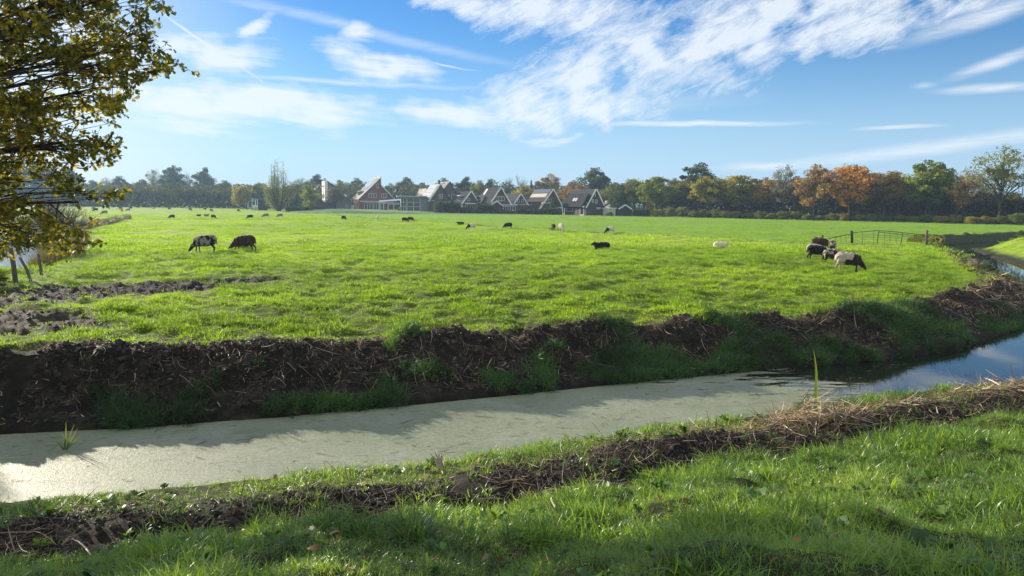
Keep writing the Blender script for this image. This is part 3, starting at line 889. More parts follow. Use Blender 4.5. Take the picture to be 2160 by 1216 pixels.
# reed litter on the far bank
x_, y_ = along(FIELD_SHORE, 9000, g, -13, 24, 0.5, 2.1, 1)
A = land(x_, y_); pt = fbm(x_, y_, 3, 0.9)
keep = ~A['wet'] & ~A['near'] & (A['dP'] > 1) & (pt > 0.42)
n = keep.sum()
litter("far_bank_litter", x_[keep], y_[keep], g.uniform(0.02, 0.10, n), g.uniform(0.22, 0.75, n) ** 2.2, g.uniform(0.003, 0.013, n), g, M['litter'],
       "brown dead reed litter tangled on the far bank", hang=0.45)
x_, y_ = along(FIELD_SHORE, 2200, g, 14.0, 24, 0.5, 1.9, 1)
A = land(x_, y_); keep = ~A['wet'] & ~A['near'] & (fbm(x_, y_, 2, 0.8) > 0.42)
n = keep.sum()
litter("sunlit_reed_litter", x_[keep], y_[keep], g.uniform(0.02, 0.12, n), g.uniform(0.12, 0.4, n), g.uniform(0.008, 0.02, n), g, M['straw'],
       "pale dry reed litter heaped at the bend of the ditch on the right", hang=0.15)
# short scraps over all the bare soil
x_, y_ = along(FIELD_SHORE, 14000, g, -13, 20, 0.1, 2.1, 1)
A = land(x_, y_); keep = ~A['wet'] & ~A['near'] & (A['dP'] > 1)
n = keep.sum()
litter("bank_scraps", x_[keep], y_[keep], g.uniform(0.01, 0.05, n), g.uniform(0.03, 0.14, n), g.uniform(0.005, 0.018, n), g, M['litter'],
       "small scraps of rotten leaves and stalks over the far bank mud", hang=0.3)
# near ridge
x_, y_ = along(NEAR_SHORE, 12000, g, -12, 15, 0.85, 2.2, -1)
A = land(x_, y_); keep = A['near'] & (A['ridge'] > 0.1) & (fbm(x_, y_, 2, 1.4) > 0.33)
n = keep.sum()
litter("near_ridge_litter", x_[keep], y_[keep], g.uniform(0.01, 0.10, n), g.uniform(0.2, 0.62, n) ** 2.2, g.uniform(0.003, 0.011, n), g, M['litter'],
       "tangled dead reed and roots along the ridge on the near bank")
# pale heap at the right, below the tall leaf, and a second one at the right edge
def heap(cx, cy, rx, ry, n, name, label, hgt=0.22):
    x0, y0 = cx, cy
    x_ = g.normal(x0, rx, n); y_ = g.normal(y0, ry, n)
    r = np.hypot((x_ - x0) / rx, (y_ - y0) / ry)
    lift = np.clip(hgt * np.exp(-r * r * 0.5), 0.02, 1) * g.random(n) + 0.02
    litter(name, x_, y_, lift, g.uniform(0.12, 0.45, n), g.uniform(0.006, 0.016, n), g, M['straw'], label, curl=0.3, cat="reed heap")
hx1, hy1 = PZ(1700, 893, -0.45)
heap(hx1, hy1, 0.40, 0.20, 620, "reed_heap", "pale heap of dead reed beside the tall upright leaf", 0.30)
hx2, hy2 = PZ(1850, 868, -0.45)
heap(hx2, hy2, 0.8, 0.16, 200, "reed_heap", "low streak of straw between the two reed heaps", 0.10)
hx3, hy3 = PZ(2110, 832, -0.42)
heap(hx3, hy3, 0.7, 0.22, 420, "reed_heap", "brown reed heap at the right edge of the near bank", 0.24)
hx4, hy4 = PZ(1450, 925, -0.48)
heap(hx4, hy4, 0.8, 0.2, 120, "reed_heap", "dark stalk heap left of the pale reed heap", 0.12)

# long loose leaves on the near grass (individuals one can point to)
def long_leaf(name, label, cat, pix, z0, width, material, thick=0.0):
    """a ribbon through pixel points that lie on or above the near bank"""
    pts = []
    for (px, py, dz) in pix:
        v = pdir(px, py); t = 2.0
        while t < 30:
            p = v * t + np.array([0, 0, CAM_Z])
            if p[2] < hz(p[0], p[1]) + dz: break
            t += 0.04
        pts.append(Vector(p))
    mb = MB(); n = len(pts)
    for i, p in enumerate(pts):
        d = (pts[min(i + 1, n - 1)] - pts[max(i - 1, 0)]).normalized()
        s = d.cross(Vector((0, 0.3, 1))).normalized()
        wv_ = width * math.sin(math.pi * (0.12 + 0.8 * i / (n - 1))) ** 0.6
        nrm = s.cross(d)
        mb.v += [tuple(p - s * wv_ / 2), tuple(p + nrm * wv_ * 0.18), tuple(p + s * wv_ / 2)]
    for i in range(n - 1):
        a = 3 * i
        mb.f += [(a, a + 1, a + 4, a + 3), (a + 1, a + 2, a + 5, a + 4)]
    o = mb.build(name, material)
    o['label'] = label; o['category'] = cat
    return o
M['sedge'] = island("sedge_leaf", [(0.0, (0.10, 0.16, 0.03)), (1.0, (0.16, 0.22, 0.05))], 0.4, 0.35)
M['palestalk'] = plain("pale_stalk", (0.42, 0.36, 0.27), 0.5, 0.3, 14)
M['brownleaf'] = plain("brown_leaf", (0.30, 0.17, 0.09), 0.5, 0.3, 14)
L1 = "pale curved dead reed leaf lying on the near grass at the lower left"
long_leaf("dead_leaf", L1, "dead leaf", [(150, 1136, .05), (165, 1142, .07), (180, 1155, .06), (192, 1172, .04)], 0, 0.022, M['palestalk'])
long_leaf("dead_leaf", "tan arched dead leaf on the dark litter at the left edge", "dead leaf", [(66, 1120, .05), (85, 1124, .09), (105, 1136, .08), (119, 1150, .03)], 0, 0.018, M['brownleaf'])
long_leaf("dead_leaf", "grey split reed leaf standing out of the litter near the lower left", "dead leaf", [(130, 1152, .03), (148, 1130, .08), (170, 1112, .12)], 0, 0.026, M['post'])
long_leaf("reed_stalk", "broken pale reed stalk stuck in the near grass below the middle", "reed stalk", [(1161, 1052, .12), (1170, 1068, .10), (1182, 1088, .06), (1191, 1112, .02)], 0, 0.022, M['palestalk'])
long_leaf("sedge_leaf", "long dark green leaf lying left of the reed heap, the upper one", "leaf", [(1480, 968, .04), (1560, 962, .09), (1640, 950, .10), (1682, 941, .05)], 0, 0.030, M['sedge'])
long_leaf("sedge_leaf", "long dark green leaf lying left of the reed heap, the lower one", "leaf", [(1420, 974, .04), (1500, 970, .08), (1580, 974, .09), (1652, 975, .05)], 0, 0.024, M['sedge'])
long_leaf("sedge_leaf", "fallen green leaf stretching right from the reed heap over the sunny grass", "leaf", [(1790, 905, .10), (1860, 893, .12), (1930, 884, .12), (1985, 878, .06)], 0, 0.03, M['sedge'])
long_leaf("sedge_leaf", "yellow green leaf bent across the sunny grass right of the reed heap", "leaf", [(1740, 880, .16), (1800, 888, .14), (1850, 905, .08), (1890, 925, .04)], 0, 0.024, M['sedge'])
long_leaf("twig", "small forked brown twig on the sunny grass at the right", "twig", [(1975, 858, .10), (1978, 872, .12), (1992, 880, .08), (2008, 880, .04)], 0, 0.02, M['palestalk'])

# tall upright leaf of a water plant
def upright(name, label, px, py, zbase, blades, material):
    bx, by = PZ(px, py, zbase)
    t = empty(name, (bx, by, zbase))
    tag(t, label, "water plant")
    d = math.hypot(bx, by)
    for pts, wd in blades:
        mb = MB(); n = 9
        P3 = [Vector((a * d / F, (i_ % 2) * 0.02, b * d / F)) for i_, (a, b) in enumerate(pts)]
        # resample
        out = []
        for i_ in range(n):
            u = i_ / (n - 1) * (len(P3) - 1); k_ = min(int(u), len(P3) - 2); f_ = u - k_
            out.append(P3[k_].lerp(P3[k_ + 1], f_))
        for i_, p in enumerate(out):
            dd = (out[min(i_ + 1, n - 1)] - out[max(i_ - 1, 0)]).normalized()
            s = Vector((dd.z, 0.25, -dd.x)).normalized()
            w_ = wd * (1 - (i_ / (n - 1)) ** 2.2) + 0.002
            nn = s.cross(dd)
            mb.v += [tuple(p - s * w_ / 2), tuple(p + nn * w_ * 0.3), tuple(p + s * w_ / 2)]
        for i_ in range(n - 1):
            a = 3 * i_
            mb.f += [(a, a + 1, a + 4, a + 3), (a + 1, a + 2, a + 5, a + 4)]
        mb.build("leaf", material, t)
    return t
upright("iris_plant", "tall single upright leaf rising from the pale reed heap", 1722, 880, -0.42,
        [([(0, 0), (-2, 45), (-5, 95), (-12, 140)], 0.055), ([(0, 0), (-14, 25), (-30, 45), (3, 62)], 0.018), ([(2, 0), (-20, 30), (0, 62)], 0.02),
         ([(5, 0), (18, 28), (4, 62)], 0.008), ([(4, 0), (28, 14), (50, 4)], 0.014), ([(-4, 0), (-40, 30), (-48, -4)], 0.012)], M['sedge'])
upright("sedge_tuft", "green sedge tuft standing in the duckweed at the left", 135, 950, WZ,
        [([(0, 0), (3, 25), (7, 55)], 0.025), ([(2, 0), (14, 22), (28, 42)], 0.025), ([(3, 0), (20, 18), (32, 28)], 0.02), ([(-2, 0), (-6, 14), (-28, -2)], 0.012),
         ([(-1, 0), (2, 18), (-3, 34)], 0.018), ([(0, 0), (-12, 12), (-14, 24)], 0.015), ([(4, 0), (12, 30), (22, 50)], 0.014)], M['sedge'])

# floating bits on the duckweed
n = 520
u = g.random(n); x_, y_ = along(NEAR_SHORE, n, g, -9, 9, 0.1, 2.5, 1)
A = land(x_, y_); keep = A['wet']
x_, y_ = x_[keep], y_[keep]; n = len(x_)
P = np.stack([x_, y_, np.full(n, WZ + 0.016)], 1)
th = g.normal(0.35, 0.5, n)
D = np.stack([np.cos(th), np.sin(th), np.zeros(n)], 1)
v, q = ribbons(P, D, g.uniform(0.04, 0.30, n) * (0.4 + g.random(n)), g.uniform(0.005, 0.016, n), 0.02, g)
v[:, 2] = WZ + 0.012 + g.random(len(v)) * 0.006
tag(obj("floating_stalks", mesh_np("floating_stalks", v, q), M['litter']), "dark broken reed stalks floating on the duckweed", "floating stalks", kind='stuff')

# fallen oak leaves
def oak_leaf_mesh(size, seed):
    r = random.Random(seed)
    out = []
    for t, wv_ in ((0, .04), (.12, .10), (.22, .22), (.32, .14), (.45, .32), (.56, .20), (.70, .34), (.80, .22), (.92, .20), (1.0, 0.02)):
        out.append((t, wv_ * (0.9 + 0.2 * r.random())))
    return out
def leaf_shape():
    """lobed leaf outline as a fan, unit length along +X"""
    prof = [(0, .02), (.16, .10), (.26, .24), (.36, .13), (.50, .33), (.60, .19), (.76, .32), (.86, .18), (1.0, .03)]
    up = [(x, y, abs(y) * 0.35) for x, y in prof]; dn = [(x, -y, abs(y) * 0.35) for x, y in prof]
    v = up + dn; n = len(prof)
    f = [(i, i + 1, n + i + 1, n + i) for i in range(n - 1)]
    return np.array(v), np.array(f)
LV, LF = leaf_shape()
def leaves(P, Nrm, Dr, size):
    """place lobed leaves: centre P, facing Nrm, pointing Dr"""
    S = np.cross(Nrm, Dr); S /= np.linalg.norm(S, axis=1)[:, None] + 1e-9
    Dr = np.cross(S, Nrm); Dr /= np.linalg.norm(Dr, axis=1)[:, None] + 1e-9
    Nn = np.cross(Dr, S)
    V = P[:, None, :] + size[:, None, None] * (LV[None, :, 0:1] * Dr[:, None, :] + LV[None, :, 1:2] * S[:, None, :] + LV[None, :, 2:3] * Nn[:, None, :])
    Fq = LF[None, :, :] + (np.arange(len(P)) * len(LV))[:, None, None]
    return V.reshape(-1, 3), Fq.reshape(-1, 4)
M['fallen'] = island("fallen_oak_leaf", [(0.0, (0.07, 0.03, 0.012)), (0.5, (0.14, 0.065, 0.02)), (0.8, (0.24, 0.13, 0.03)), (1.0, (0.16, 0.12, 0.08))], 0.6, 0.2)
X, Y, g2 = wedge_points(170, 2.8, 12, 37, 44, 1.2)
A = land(X, Y); k = A['near'] & ~A['wet']
X, Y = X[k], Y[k]; n = len(X)
P = np.stack([X, Y, A['h'][k] + g2.uniform(0.02, 0.09, n)], 1)
fn = g2.normal(0, 0.5, (n, 3)); fn[:, 2] = 1
fd = g2.normal(0, 1, (n, 3))
v, q = leaves(P, fn / np.linalg.norm(fn, axis=1)[:, None], fd, g2.uniform(0.05, 0.085, n))
tag(obj("fallen_leaves", mesh_np("fallen_leaves", v, q), M['fallen']), "orange brown fallen oak leaves scattered in the near grass", "fallen leaves", kind='stuff')

# broad leaved weeds between the blades
def weed(seed):
    g_ = np.random.default_rng(seed); n = 9
    P = np.zeros((n, 3)); P[:, 2] = 0.01
    a = g_.random(n) * 6.28
    D = np.stack([np.cos(a), np.sin(a), g_.uniform(0.3, 1.3, n)], 1); D /= np.linalg.norm(D, axis=1)[:, None]
    Nn = np.stack([-np.cos(a) * 0.6, -np.sin(a) * 0.6, np.ones(n)], 1) + g_.normal(0, .3, (n, 3)); Nn /= np.linalg.norm(Nn, axis=1)[:, None]
    v_, q_ = leaves(P, Nn, D, g_.uniform(0.06, 0.13, n))
    return mesh_np("weed", v_, q_)
X, Y, g3 = wedge_points(620, 2.8, 13.5, 37, 45, 1.3)
A = land(X, Y); k = A['near'] & ~A['wet'] & (fbm(X + 50, Y, 2, 0.9) > 0.47)
M['weed'] = leaf_mat("weed_leaf", [(0.0, (0.05, 0.10, 0.03)), (0.6, (0.10, 0.20, 0.05)), (1.0, (0.20, 0.26, 0.06))], attr_src='inst', trans=0.4)
scatter("bank_weeds", np.stack([X, Y, A['h'] + 0.015], 1)[k], rots_for(k.sum(), g3, 0.3), g3.uniform(0.5, 1.1, k.sum()), g3.random(k.sum()), [weed(k_) for k_ in range(3)], M['weed'],
        "broad leaved weeds growing through the near bank grass", "weeds", seed=46)
for px, py, z0, lab in ((1308, 935, -0.5, "small leafy weed at the water edge left of the ridge"), (925, 980, -0.52, "short dead stub of a stem at the water edge below the middle"), (2096, 820, -0.4, "splayed stub of cut reed at the right end of the near ridge")):
    bx, by = PZ(px, py, z0)
    if "stub" in lab:
        mb = MB()
        for k_ in range(5):
            mb.tube([(0.01 * k_, 0, -0.05), (0.02 * (k_ - 2), 0.01, 0.07 + 0.03 * (k_ % 3)), (0.05 * (k_ - 2), 0.0, 0.13 + 0.03 * (k_ % 2))], [0.012, 0.009, 0.004], 5)
        o = mb.build("reed_stub", M['palestalk']); o.location = (bx, by, max(z0, hz(bx, by))); tag(o, lab, "reed stub")
    else:
        o = obj("weed_plant", weed(9), M['weed']); o.scale = (1.6, 1.6, 2.4); o.location = (bx, by, max(z0, hz(bx, by))); tag(o, lab, "weed")

# ------------------------------------------------------------------ posts by the pond, gate in the field
def post(name, label, top, base, width, material, group=None):
    x, y, _ = G(*base)
    z = hz(x, y)
    x, y = PZ(base[0], base[1], z); z = hz(x, y)
    d = y
    tx = (top[0] - base[0]) / F * d; tz = (base[1] - top[1]) / F * d
    mb = MB()
    r = width / F * d / 2
    mb.tube([(0, 0, -0.35), (tx * 0.5, 0.01, tz * 0.5), (tx, 0, tz)], [r * 1.08, r, r * 0.94], 9)
    o = mb.build(name, material, None, True)
    o.location = (x, y, z)
    tag(o, label, "fence post", group)
    return o
post("fence_post", "tall thick grey post at the pond, leftmost of the three", (27, 519), (35, 600), 9.5, M['post'], "posts at the pond edge")
post("fence_post", "leaning post in the middle of the three by the pond", (45, 541), (71, 594), 6.0, M['post'], "posts at the pond edge")
post("fence_post", "short upright post at the field edge, rightmost of the three by the pond", (83, 535), (89, 583), 6.0, M['post'], "posts at the pond edge")

def gate():
    xa, ya = GP(1797, 514); xb, yb = GP(1955, 518)
    za = hz(xa, ya)
    def at(px, py):
        t = (px - 1797) / (1955 - 1797)
        # intersection of the pixel's vertical plane with the gate line
        v = pdir(px, py)
        dx, dy = xb - xa, yb - ya
        s = (xa * dy - ya * dx) / (v[0] * dy - v[1] * dx)
        return Vector((v[0] * s, v[1] * s, CAM_Z + v[2] * s))
    t = empty("field_gate", (xa, ya, za))
    tag(t, "rusty wire gate sagging between two dark posts by the ditch bend", "gate")
    o0 = Vector((xa, ya, za))
    def bar(name, pts, r, mt, n=6):
        mb = MB(); mb.tube([at(*p) - o0 for p in pts], r, n)
        return mb.build(name, mt, t, True)
    bar("gate_post", [(1797, 520), (1797, 500), (1796.5, 487.5)], 0.095, M['darkpost'], 8)
    bar("gate_post", [(1954, 524), (1954.5, 505), (1955, 486)], 0.085, M['post'], 8)
    bar("rail", [(1798, 491.5), (1825, 489), (1853, 486.5)], 0.024, M['gatebar'])
    bar("rail", [(1851, 487), (1880, 488.5), (1920, 493), (1955, 496.5)], 0.024, M['gatebar'])
    bar("rail", [(1853, 490), (1900, 495), (1953, 499)], 0.02, M['gatebar'])
    bar("rail", [(1742, 505), (1765, 500), (1785, 496), (1794, 495.5), (1796, 498)], 0.03, M['gatebar'])
    for px, y0, y1 in ((1819, 489.5, 514), (1842, 487.5, 514), (1866, 488, 514), (1877, 488, 514), (1890, 489.5, 515), (1915, 492, 516), (1929, 493.5, 516), (1942, 495, 516)):
        bar("upright", [(px, y0), (px + 0.5, y1)], 0.012, M['gatebar'], 4)
    bar("upright", [(1854, 487), (1850, 514)], 0.028, M['gatebar'], 5)
    bar("upright", [(1904, 491), (1900, 516)], 0.028, M['gatebar'], 5)
    for px, y0, y1 in ((1750, 503.5, 512), (1762, 501, 512), (1773, 499, 512), (1784, 497, 511)):
        bar("upright", [(px, y0), (px + 1.5, y1)], 0.014, M['gatebar'], 4)
    for k in range(3):
        bar("wire", [(1798, 496 + 5 * k), (1850, 495.5 + 5.5 * k), (1900, 499 + 5 * k), (1954, 502.5 + 5 * k)], 0.008, M['gatebar'], 3)
    return t
gate()
post("fence_post", "short dark post top showing behind the brown sheep group", (1734, 495), (1735, 516), 4.0, M['darkpost'])

# ------------------------------------------------------------------ trees
def foliage(name, dark, mid, light, trans=0.52, scale=7.0):
    dark, mid, light = [tuple(min(0.9, q * 2.0) for q in c_) for c_ in (dark, mid, light)]
    m, N = mat(name)
    rnd = N.n('ShaderNodeNewGeometry').outputs['Random Per Island']
    co = N.n('ShaderNodeTexCoord').outputs['Object']
    oi = N.n('ShaderNodeObjectInfo').outputs['Random']
    n = N.n('ShaderNodeTexNoise', i={'Vector': co, 'Scale': scale, 'Detail': 2.0}).outputs[0]
    f = N.math('ADD', N.math('ADD', N.math('MULTIPLY', rnd, 0.35), N.math('MULTIPLY', n, 0.75)), N.math('MULTIPLY_ADD', oi, 0.08, -0.06))
    c = N.ramp(f, [(0.25, dark), (0.5, mid), (0.75, light)])
    d = N.n('ShaderNodeBsdfDiffuse', i={'Color': c})
    t = N.n('ShaderNodeBsdfTranslucent', i={'Color': c})
    mx = N.n('ShaderNodeMixShader', i={0: trans, 1: d.outputs[0], 2: t.outputs[0]})
    N.n('ShaderNodeOutputMaterial', i={0: mx.outputs[0]})
    return m
FO = {
    'green': foliage("oak_green", (0.027, 0.040, 0.010), (0.075, 0.100, 0.015), (0.188, 0.194, 0.025)),
    'yellow': foliage("oak_yellow", (0.047, 0.049, 0.014), (0.142, 0.127, 0.024), (0.297, 0.236, 0.041)),
    'orange': foliage("oak_orange", (0.098, 0.049, 0.014), (0.238, 0.119, 0.025), (0.420, 0.224, 0.042)),
    'brown': foliage("oak_brown", (0.049, 0.034, 0.017), (0.133, 0.084, 0.031), (0.266, 0.175, 0.056)),
    'gold': foliage("oak_gold", (0.05, 0.033, 0.012), (0.16, 0.10, 0.025), (0.30, 0.20, 0.045)),
    'olive': foliage("oak_olive", (0.042, 0.048, 0.014), (0.090, 0.096, 0.022), (0.156, 0.156, 0.030)),
    'dark': foliage("oak_dark", (0.016, 0.024, 0.010), (0.032, 0.045, 0.016), (0.06, 0.075, 0.022)),
    'grey': foliage("thin_grey", (0.05, 0.045, 0.032), (0.09, 0.08, 0.055), (0.14, 0.125, 0.08)),
    'willow': foliage("willow", (0.045, 0.055, 0.022), (0.09, 0.10, 0.035), (0.15, 0.155, 0.05)),
    'shrub': foliage("shrub", (0.039, 0.052, 0.018), (0.091, 0.104, 0.029), (0.195, 0.182, 0.052)),
    'hedge': foliage("hedge", (0.014, 0.024, 0.010), (0.028, 0.045, 0.014), (0.055, 0.07, 0.02)),
    'woods_far': foliage("far_woods", (0.010, 0.016, 0.008), (0.030, 0.036, 0.014), (0.07, 0.062, 0.024), scale=0.16),
    'woods_brown': foliage("brown_woods", (0.012, 0.014, 0.009), (0.030, 0.028, 0.014), (0.075, 0.05, 0.02), scale=0.22),
    'brush': foliage("brush", (0.014, 0.014, 0.012), (0.026, 0.026, 0.018), (0.045, 0.04, 0.024)),
}
def quads_at(P, size, g, flat=0.0):
    n = len(P)
    a = g.normal(0, 1, (n, 3)); a /= np.linalg.norm(a, axis=1)[:, None]
    b = g.normal(0, 1, (n, 3)); b -= (a * b).sum(1)[:, None] * a; b /= np.linalg.norm(b, axis=1)[:, None]
    s = size[:, None]
    v = np.stack([P - a * s, P - b * s * 0.55, P + a * s, P + b * s * 0.55], 1)
    q = np.arange(n * 4).reshape(n, 4)
    return v.reshape(-1, 3), q

def tree_proto(seed, nclus=74, nleaf=150, z0=0.22, rx=0.36, leaf=0.0185, trunk_r=0.016, cr=0.095, limbs=26, shell=2.2, top_pow=1.0, split=0.30, flat=0.8):
    g = np.random.default_rng(seed); r = random.Random(seed)
    zc = (1 + z0) / 2; rz = (1 - z0) / 2
    C = []
    while len(C) < nclus:
        d = g.normal(0, 1, 3); d /= np.linalg.norm(d)
        rad_ = g.random() ** (1 / shell)
        lob = 0.80 + 0.30 * math.sin(3 * math.atan2(d[1], d[0]) + seed) * (1 - abs(d[2])) + 0.1 * g.normal()
        p = np.array([d[0] * rx * lob * rad_, d[1] * rx * lob * rad_, zc + d[2] * rz * 0.90 * rad_ * (1 if d[2] > 0 else 0.92)])
        C.append(p)
    C = np.array(C)
    mb = MB()
    top = split + 0.25
    mb.tube([(0, 0, -0.02), (0.004 * r.uniform(-1, 1), 0.005, split * 0.5), (r.uniform(-.01, .01), 0, split), (r.uniform(-.02, .02), r.uniform(-.02, .02), top), (r.uniform(-.04, .04), 0, 0.82)],
            [trunk_r * 1.35, trunk_r, trunk_r * 0.85, trunk_r * 0.55, trunk_r * 0.12], 7)
    order = r.sample(range(nclus), min(limbs, nclus))
    for k in order:
        c = C[k]
        h0 = min(max(split * r.uniform(0.75, 1.1), c[2] - math.hypot(c[0], c[1]) * r.uniform(0.9, 1.6)), 0.72)
        s = Vector((0, 0, h0)); e = Vector(c)
        m1 = s.lerp(e, 0.4) + Vector((r.uniform(-.02, .02), r.uniform(-.02, .02), 0.02)); m2 = s.lerp(e, 0.75) + Vector((r.uniform(-.02, .02), r.uniform(-.02, .02), 0.02))
        mb.tube([s, m1, m2, e], [trunk_r * 0.42, trunk_r * 0.30, trunk_r * 0.18, trunk_r * 0.06], 4, False)
        for _ in range(3):
            e2 = e + Vector((r.uniform(-1, 1), r.uniform(-1, 1), r.uniform(-.3, 1))) * cr * 1.1
            mb.tube([m2, (m2 + e2) / 2 + Vector((0, 0, 0.01)), e2], [trunk_r * 0.14, trunk_r * 0.09, trunk_r * 0.04], 3, False)
    tm_ = mb.mesh("trunk", True)
    if nleaf == 0: return tm_, None
    L_ = []
    for c in C:
        rr_ = cr * g.uniform(0.55, 1.35)
        k = int(nleaf * g.uniform(0.5, 1.4))
        p = g.normal(0, 1, (k, 3)); p /= np.linalg.norm(p, axis=1)[:, None]
        p *= (g.random(k) ** 0.45)[:, None] * rr_ * np.array([1.1, 1.1, flat])
        L_.append(c + p)
    P = np.vstack(L_)
    v, q = quads_at(P, leaf * g.uniform(0.6, 1.3, len(P)), g)
    return tm_, mesh_np("crown", v, q)

def bare_proto(seed, spread=0.36, z0=0.25, n1=16, upright_=0.5, trunk_r=0.012, multi=False):
    g = random.Random(seed); mb = MB()
    def grow_(p, d, ln, r_, lvl):
        q1 = p + d * ln * 0.5 + Vector((g.uniform(-1, 1), g.uniform(-1, 1), g.uniform(0, 1))) * ln * 0.08
        q2 = p + d * ln
        mb.tube([p, q1, q2], [r_, r_ * 0.8, r_ * 0.55], 4 if lvl < 2 else 3, False)
        if lvl >= 4: return
        for k in range(4 if lvl < 3 else 3):
            t = g.uniform(0.35, 1.0)
            nd = (d + Vector((g.uniform(-1, 1), g.uniform(-1, 1), g.uniform(-0.3, 1) * upright_)) * 0.75).normalized()
            grow_(p.lerp(q2, t), nd, ln * g.uniform(0.5, 0.75), r_ * 0.55, lvl + 1)
    if multi:
        for k in range(n1):
            a = g.uniform(0, 6.283); t = g.uniform(0.1, 1.2)
            d = Vector((math.cos(a) * math.sin(t), math.sin(a) * math.sin(t), math.cos(t))).normalized()
            grow_(Vector((d.x * 0.02, d.y * 0.02, -0.01)), d, g.uniform(0.35, 0.5), trunk_r, 1)
    else:
        mb.tube([(0, 0, -0.02), (0, 0.004, z0), (0.01, 0, 0.6)], [trunk_r * 1.3, trunk_r, trunk_r * 0.5], 6)
        for k in range(n1):
            a = g.uniform(0, 6.283); t = g.uniform(0.25, 1.15)
            d = Vector((math.cos(a) * math.sin(t), math.sin(a) * math.sin(t), math.cos(t))).normalized()
            grow_(Vector((0, 0, g.uniform(z0 * 0.9, 0.55))), d, g.uniform(0.16, 0.27), trunk_r * 0.45, 1)
    return mb

PROTO = {'full': [tree_proto(s) for s in (1, 2, 3, 4)],
         'sparse': [tree_proto(s, nclus=80, nleaf=52, leaf=0.0135, limbs=50, cr=0.09, trunk_r=0.014) for s in (11, 12, 13)],
         'wide': [tree_proto(s, z0=0.12, nclus=84, nleaf=150, rx=0.42, split=0.2) for s in (21, 22)],
         'low': [tree_proto(s, z0=0.02, nclus=56, nleaf=80, rx=0.44, split=0.12, leaf=0.024, limbs=14, cr=0.13) for s in (31, 32, 33)]}
# conifer
def conifer(seed):
    g = np.random.default_rng(seed); mb = MB()
    mb.tube([(0, 0, 0), (0, 0, 1)], [0.02, 0.003], 6)
    P = []
    for k in range(34):
        z = 0.12 + 0.86 * k / 34; rr_ = 0.22 * (1 - z) ** 0.8 + 0.01
        for j in range(7):
            a = g.random() * 6.28; t = g.random(30) ** 0.6
            P.append(np.stack([np.cos(a) * t * rr_ + g.normal(0, .008, 30), np.sin(a) * t * rr_ + g.normal(0, .008, 30), z - t * 0.05 + g.normal(0, .006, 30)], 1))
    P = np.vstack(P)
    v, q = quads_at(P, 0.012 * g.uniform(0.6, 1.3, len(P)), g)
    return mb.mesh("trunk", True), mesh_np("crown", v, q)
PROTO['conifer'] = [conifer(5)]
# willow / poplar group with several leaders
def leaders(seed):
    g = np.random.default_rng(seed); r = random.Random(seed); mb = MB(); P = []
    for k in range(26):
        a = g.random() * 6.28; sp = g.uniform(0.04, 0.36); h = g.uniform(0.62, 0.82) if k > 3 else g.uniform(0.9, 1.0)
        if k <= 3: sp = g.uniform(0.02, 0.2)
        e = Vector((math.cos(a) * sp, math.sin(a) * sp * 0.8, h * (1 - 0.35 * (sp / 0.36) ** 2)))
        s = Vector((math.cos(a) * 0.03, math.sin(a) * 0.03, 0))
        m_ = s.lerp(e, 0.5) + Vector((math.cos(a), math.sin(a), 0)) * 0.05
        mb.tube([s, m_, e], [0.011, 0.007, 0.001], 4, False)
        n = 330 if k > 3 else 250
        t = g.uniform(0.08, 1.0, n)
        for tt in t:
            b = (s.lerp(m_, tt * 2) if tt < 0.5 else m_.lerp(e, tt * 2 - 1))
            w_ = 0.075 * (1 - tt * 0.75)
            P.append([b.x + g.normal(0, w_), b.y + g.normal(0, w_), b.z + g.normal(0, 0.03)])
    P = np.array(P); P = P[P[:, 2] > 0.02]
    v, q = quads_at(P, 0.0095 * g.uniform(0.5, 1.4, len(P)), g)
    return mb.mesh("trunk", True), mesh_np("crown", v, q)
PROTO['leaders'] = [leaders(8)]
PROTO['bare'] = [(bare_proto(41).mesh("trunk", False), None), (bare_proto(42, n1=14, upright_=1.0).mesh("trunk", False), None)]
PROTO['fan'] = [(bare_proto(43, n1=46, upright_=0.6, multi=True, trunk_r=0.009).mesh("trunk", False), None)]
for k_, v_ in PROTO.items():
    for tm_, cm_ in v_:
        tm_.materials.append(M['bark'])
        if cm_: cm_.materials.append(FO['green'])

def plant(name, label, cat, kind, idx, x, y, z, height, width, fol, bark='bark', group=None, rz=None):
    """copy a prototype: an empty with a trunk and a crown"""
    tm_, cm_ = PROTO[kind][idx % len(PROTO[kind])]
    base_w = {'full': 0.80, 'sparse': 0.84, 'wide': 0.94, 'low': 1.05, 'conifer': 0.46, 'leaders': 0.80, 'bare': 0.82, 'fan': 1.25}[kind]
    t = empty(name, (x, y, z), rz if rz is not None else random.Random(hash((round(x, 2), idx)) & 0xffff).uniform(0, 6.28))
    sx = width / base_w
    for nm, me_, mt in (('trunk', tm_, M[bark]), ('crown', cm_, FO.get(fol) if fol else None)):
        if me_ is None: continue
        if cm_ is None: nm = 'branches'
        o = bpy.data.objects.new(nm, me_)
        COL.objects.link(o)
        o.parent = t
        o.scale = (sx, sx, height)
        o.material_slots[0].link = 'OBJECT'
        o.material_slots[0].material = mt
    tag(t, label, cat, group)
    return t

def ptree(name, label, kind, idx, px, top, wpx, base, fol, back=0.0, bark='bark', group=None, cat='tree', rz=None):
    """px,base: where the trunk meets the ground in the photo; back: metres farther away"""
    x, y, z = G(px, base)
    k = (y + back) / y
    x, y = x * k, y * k
    z = float(far_z(y))
    hor = 432 + (px - 1080) * 0.007
    h = (hor - top) / F * y + CAM_Z - z
    return plant(name, label, cat, kind, idx, x, y, z - 0.05, h, wpx / F * y, fol, bark, group, rz)

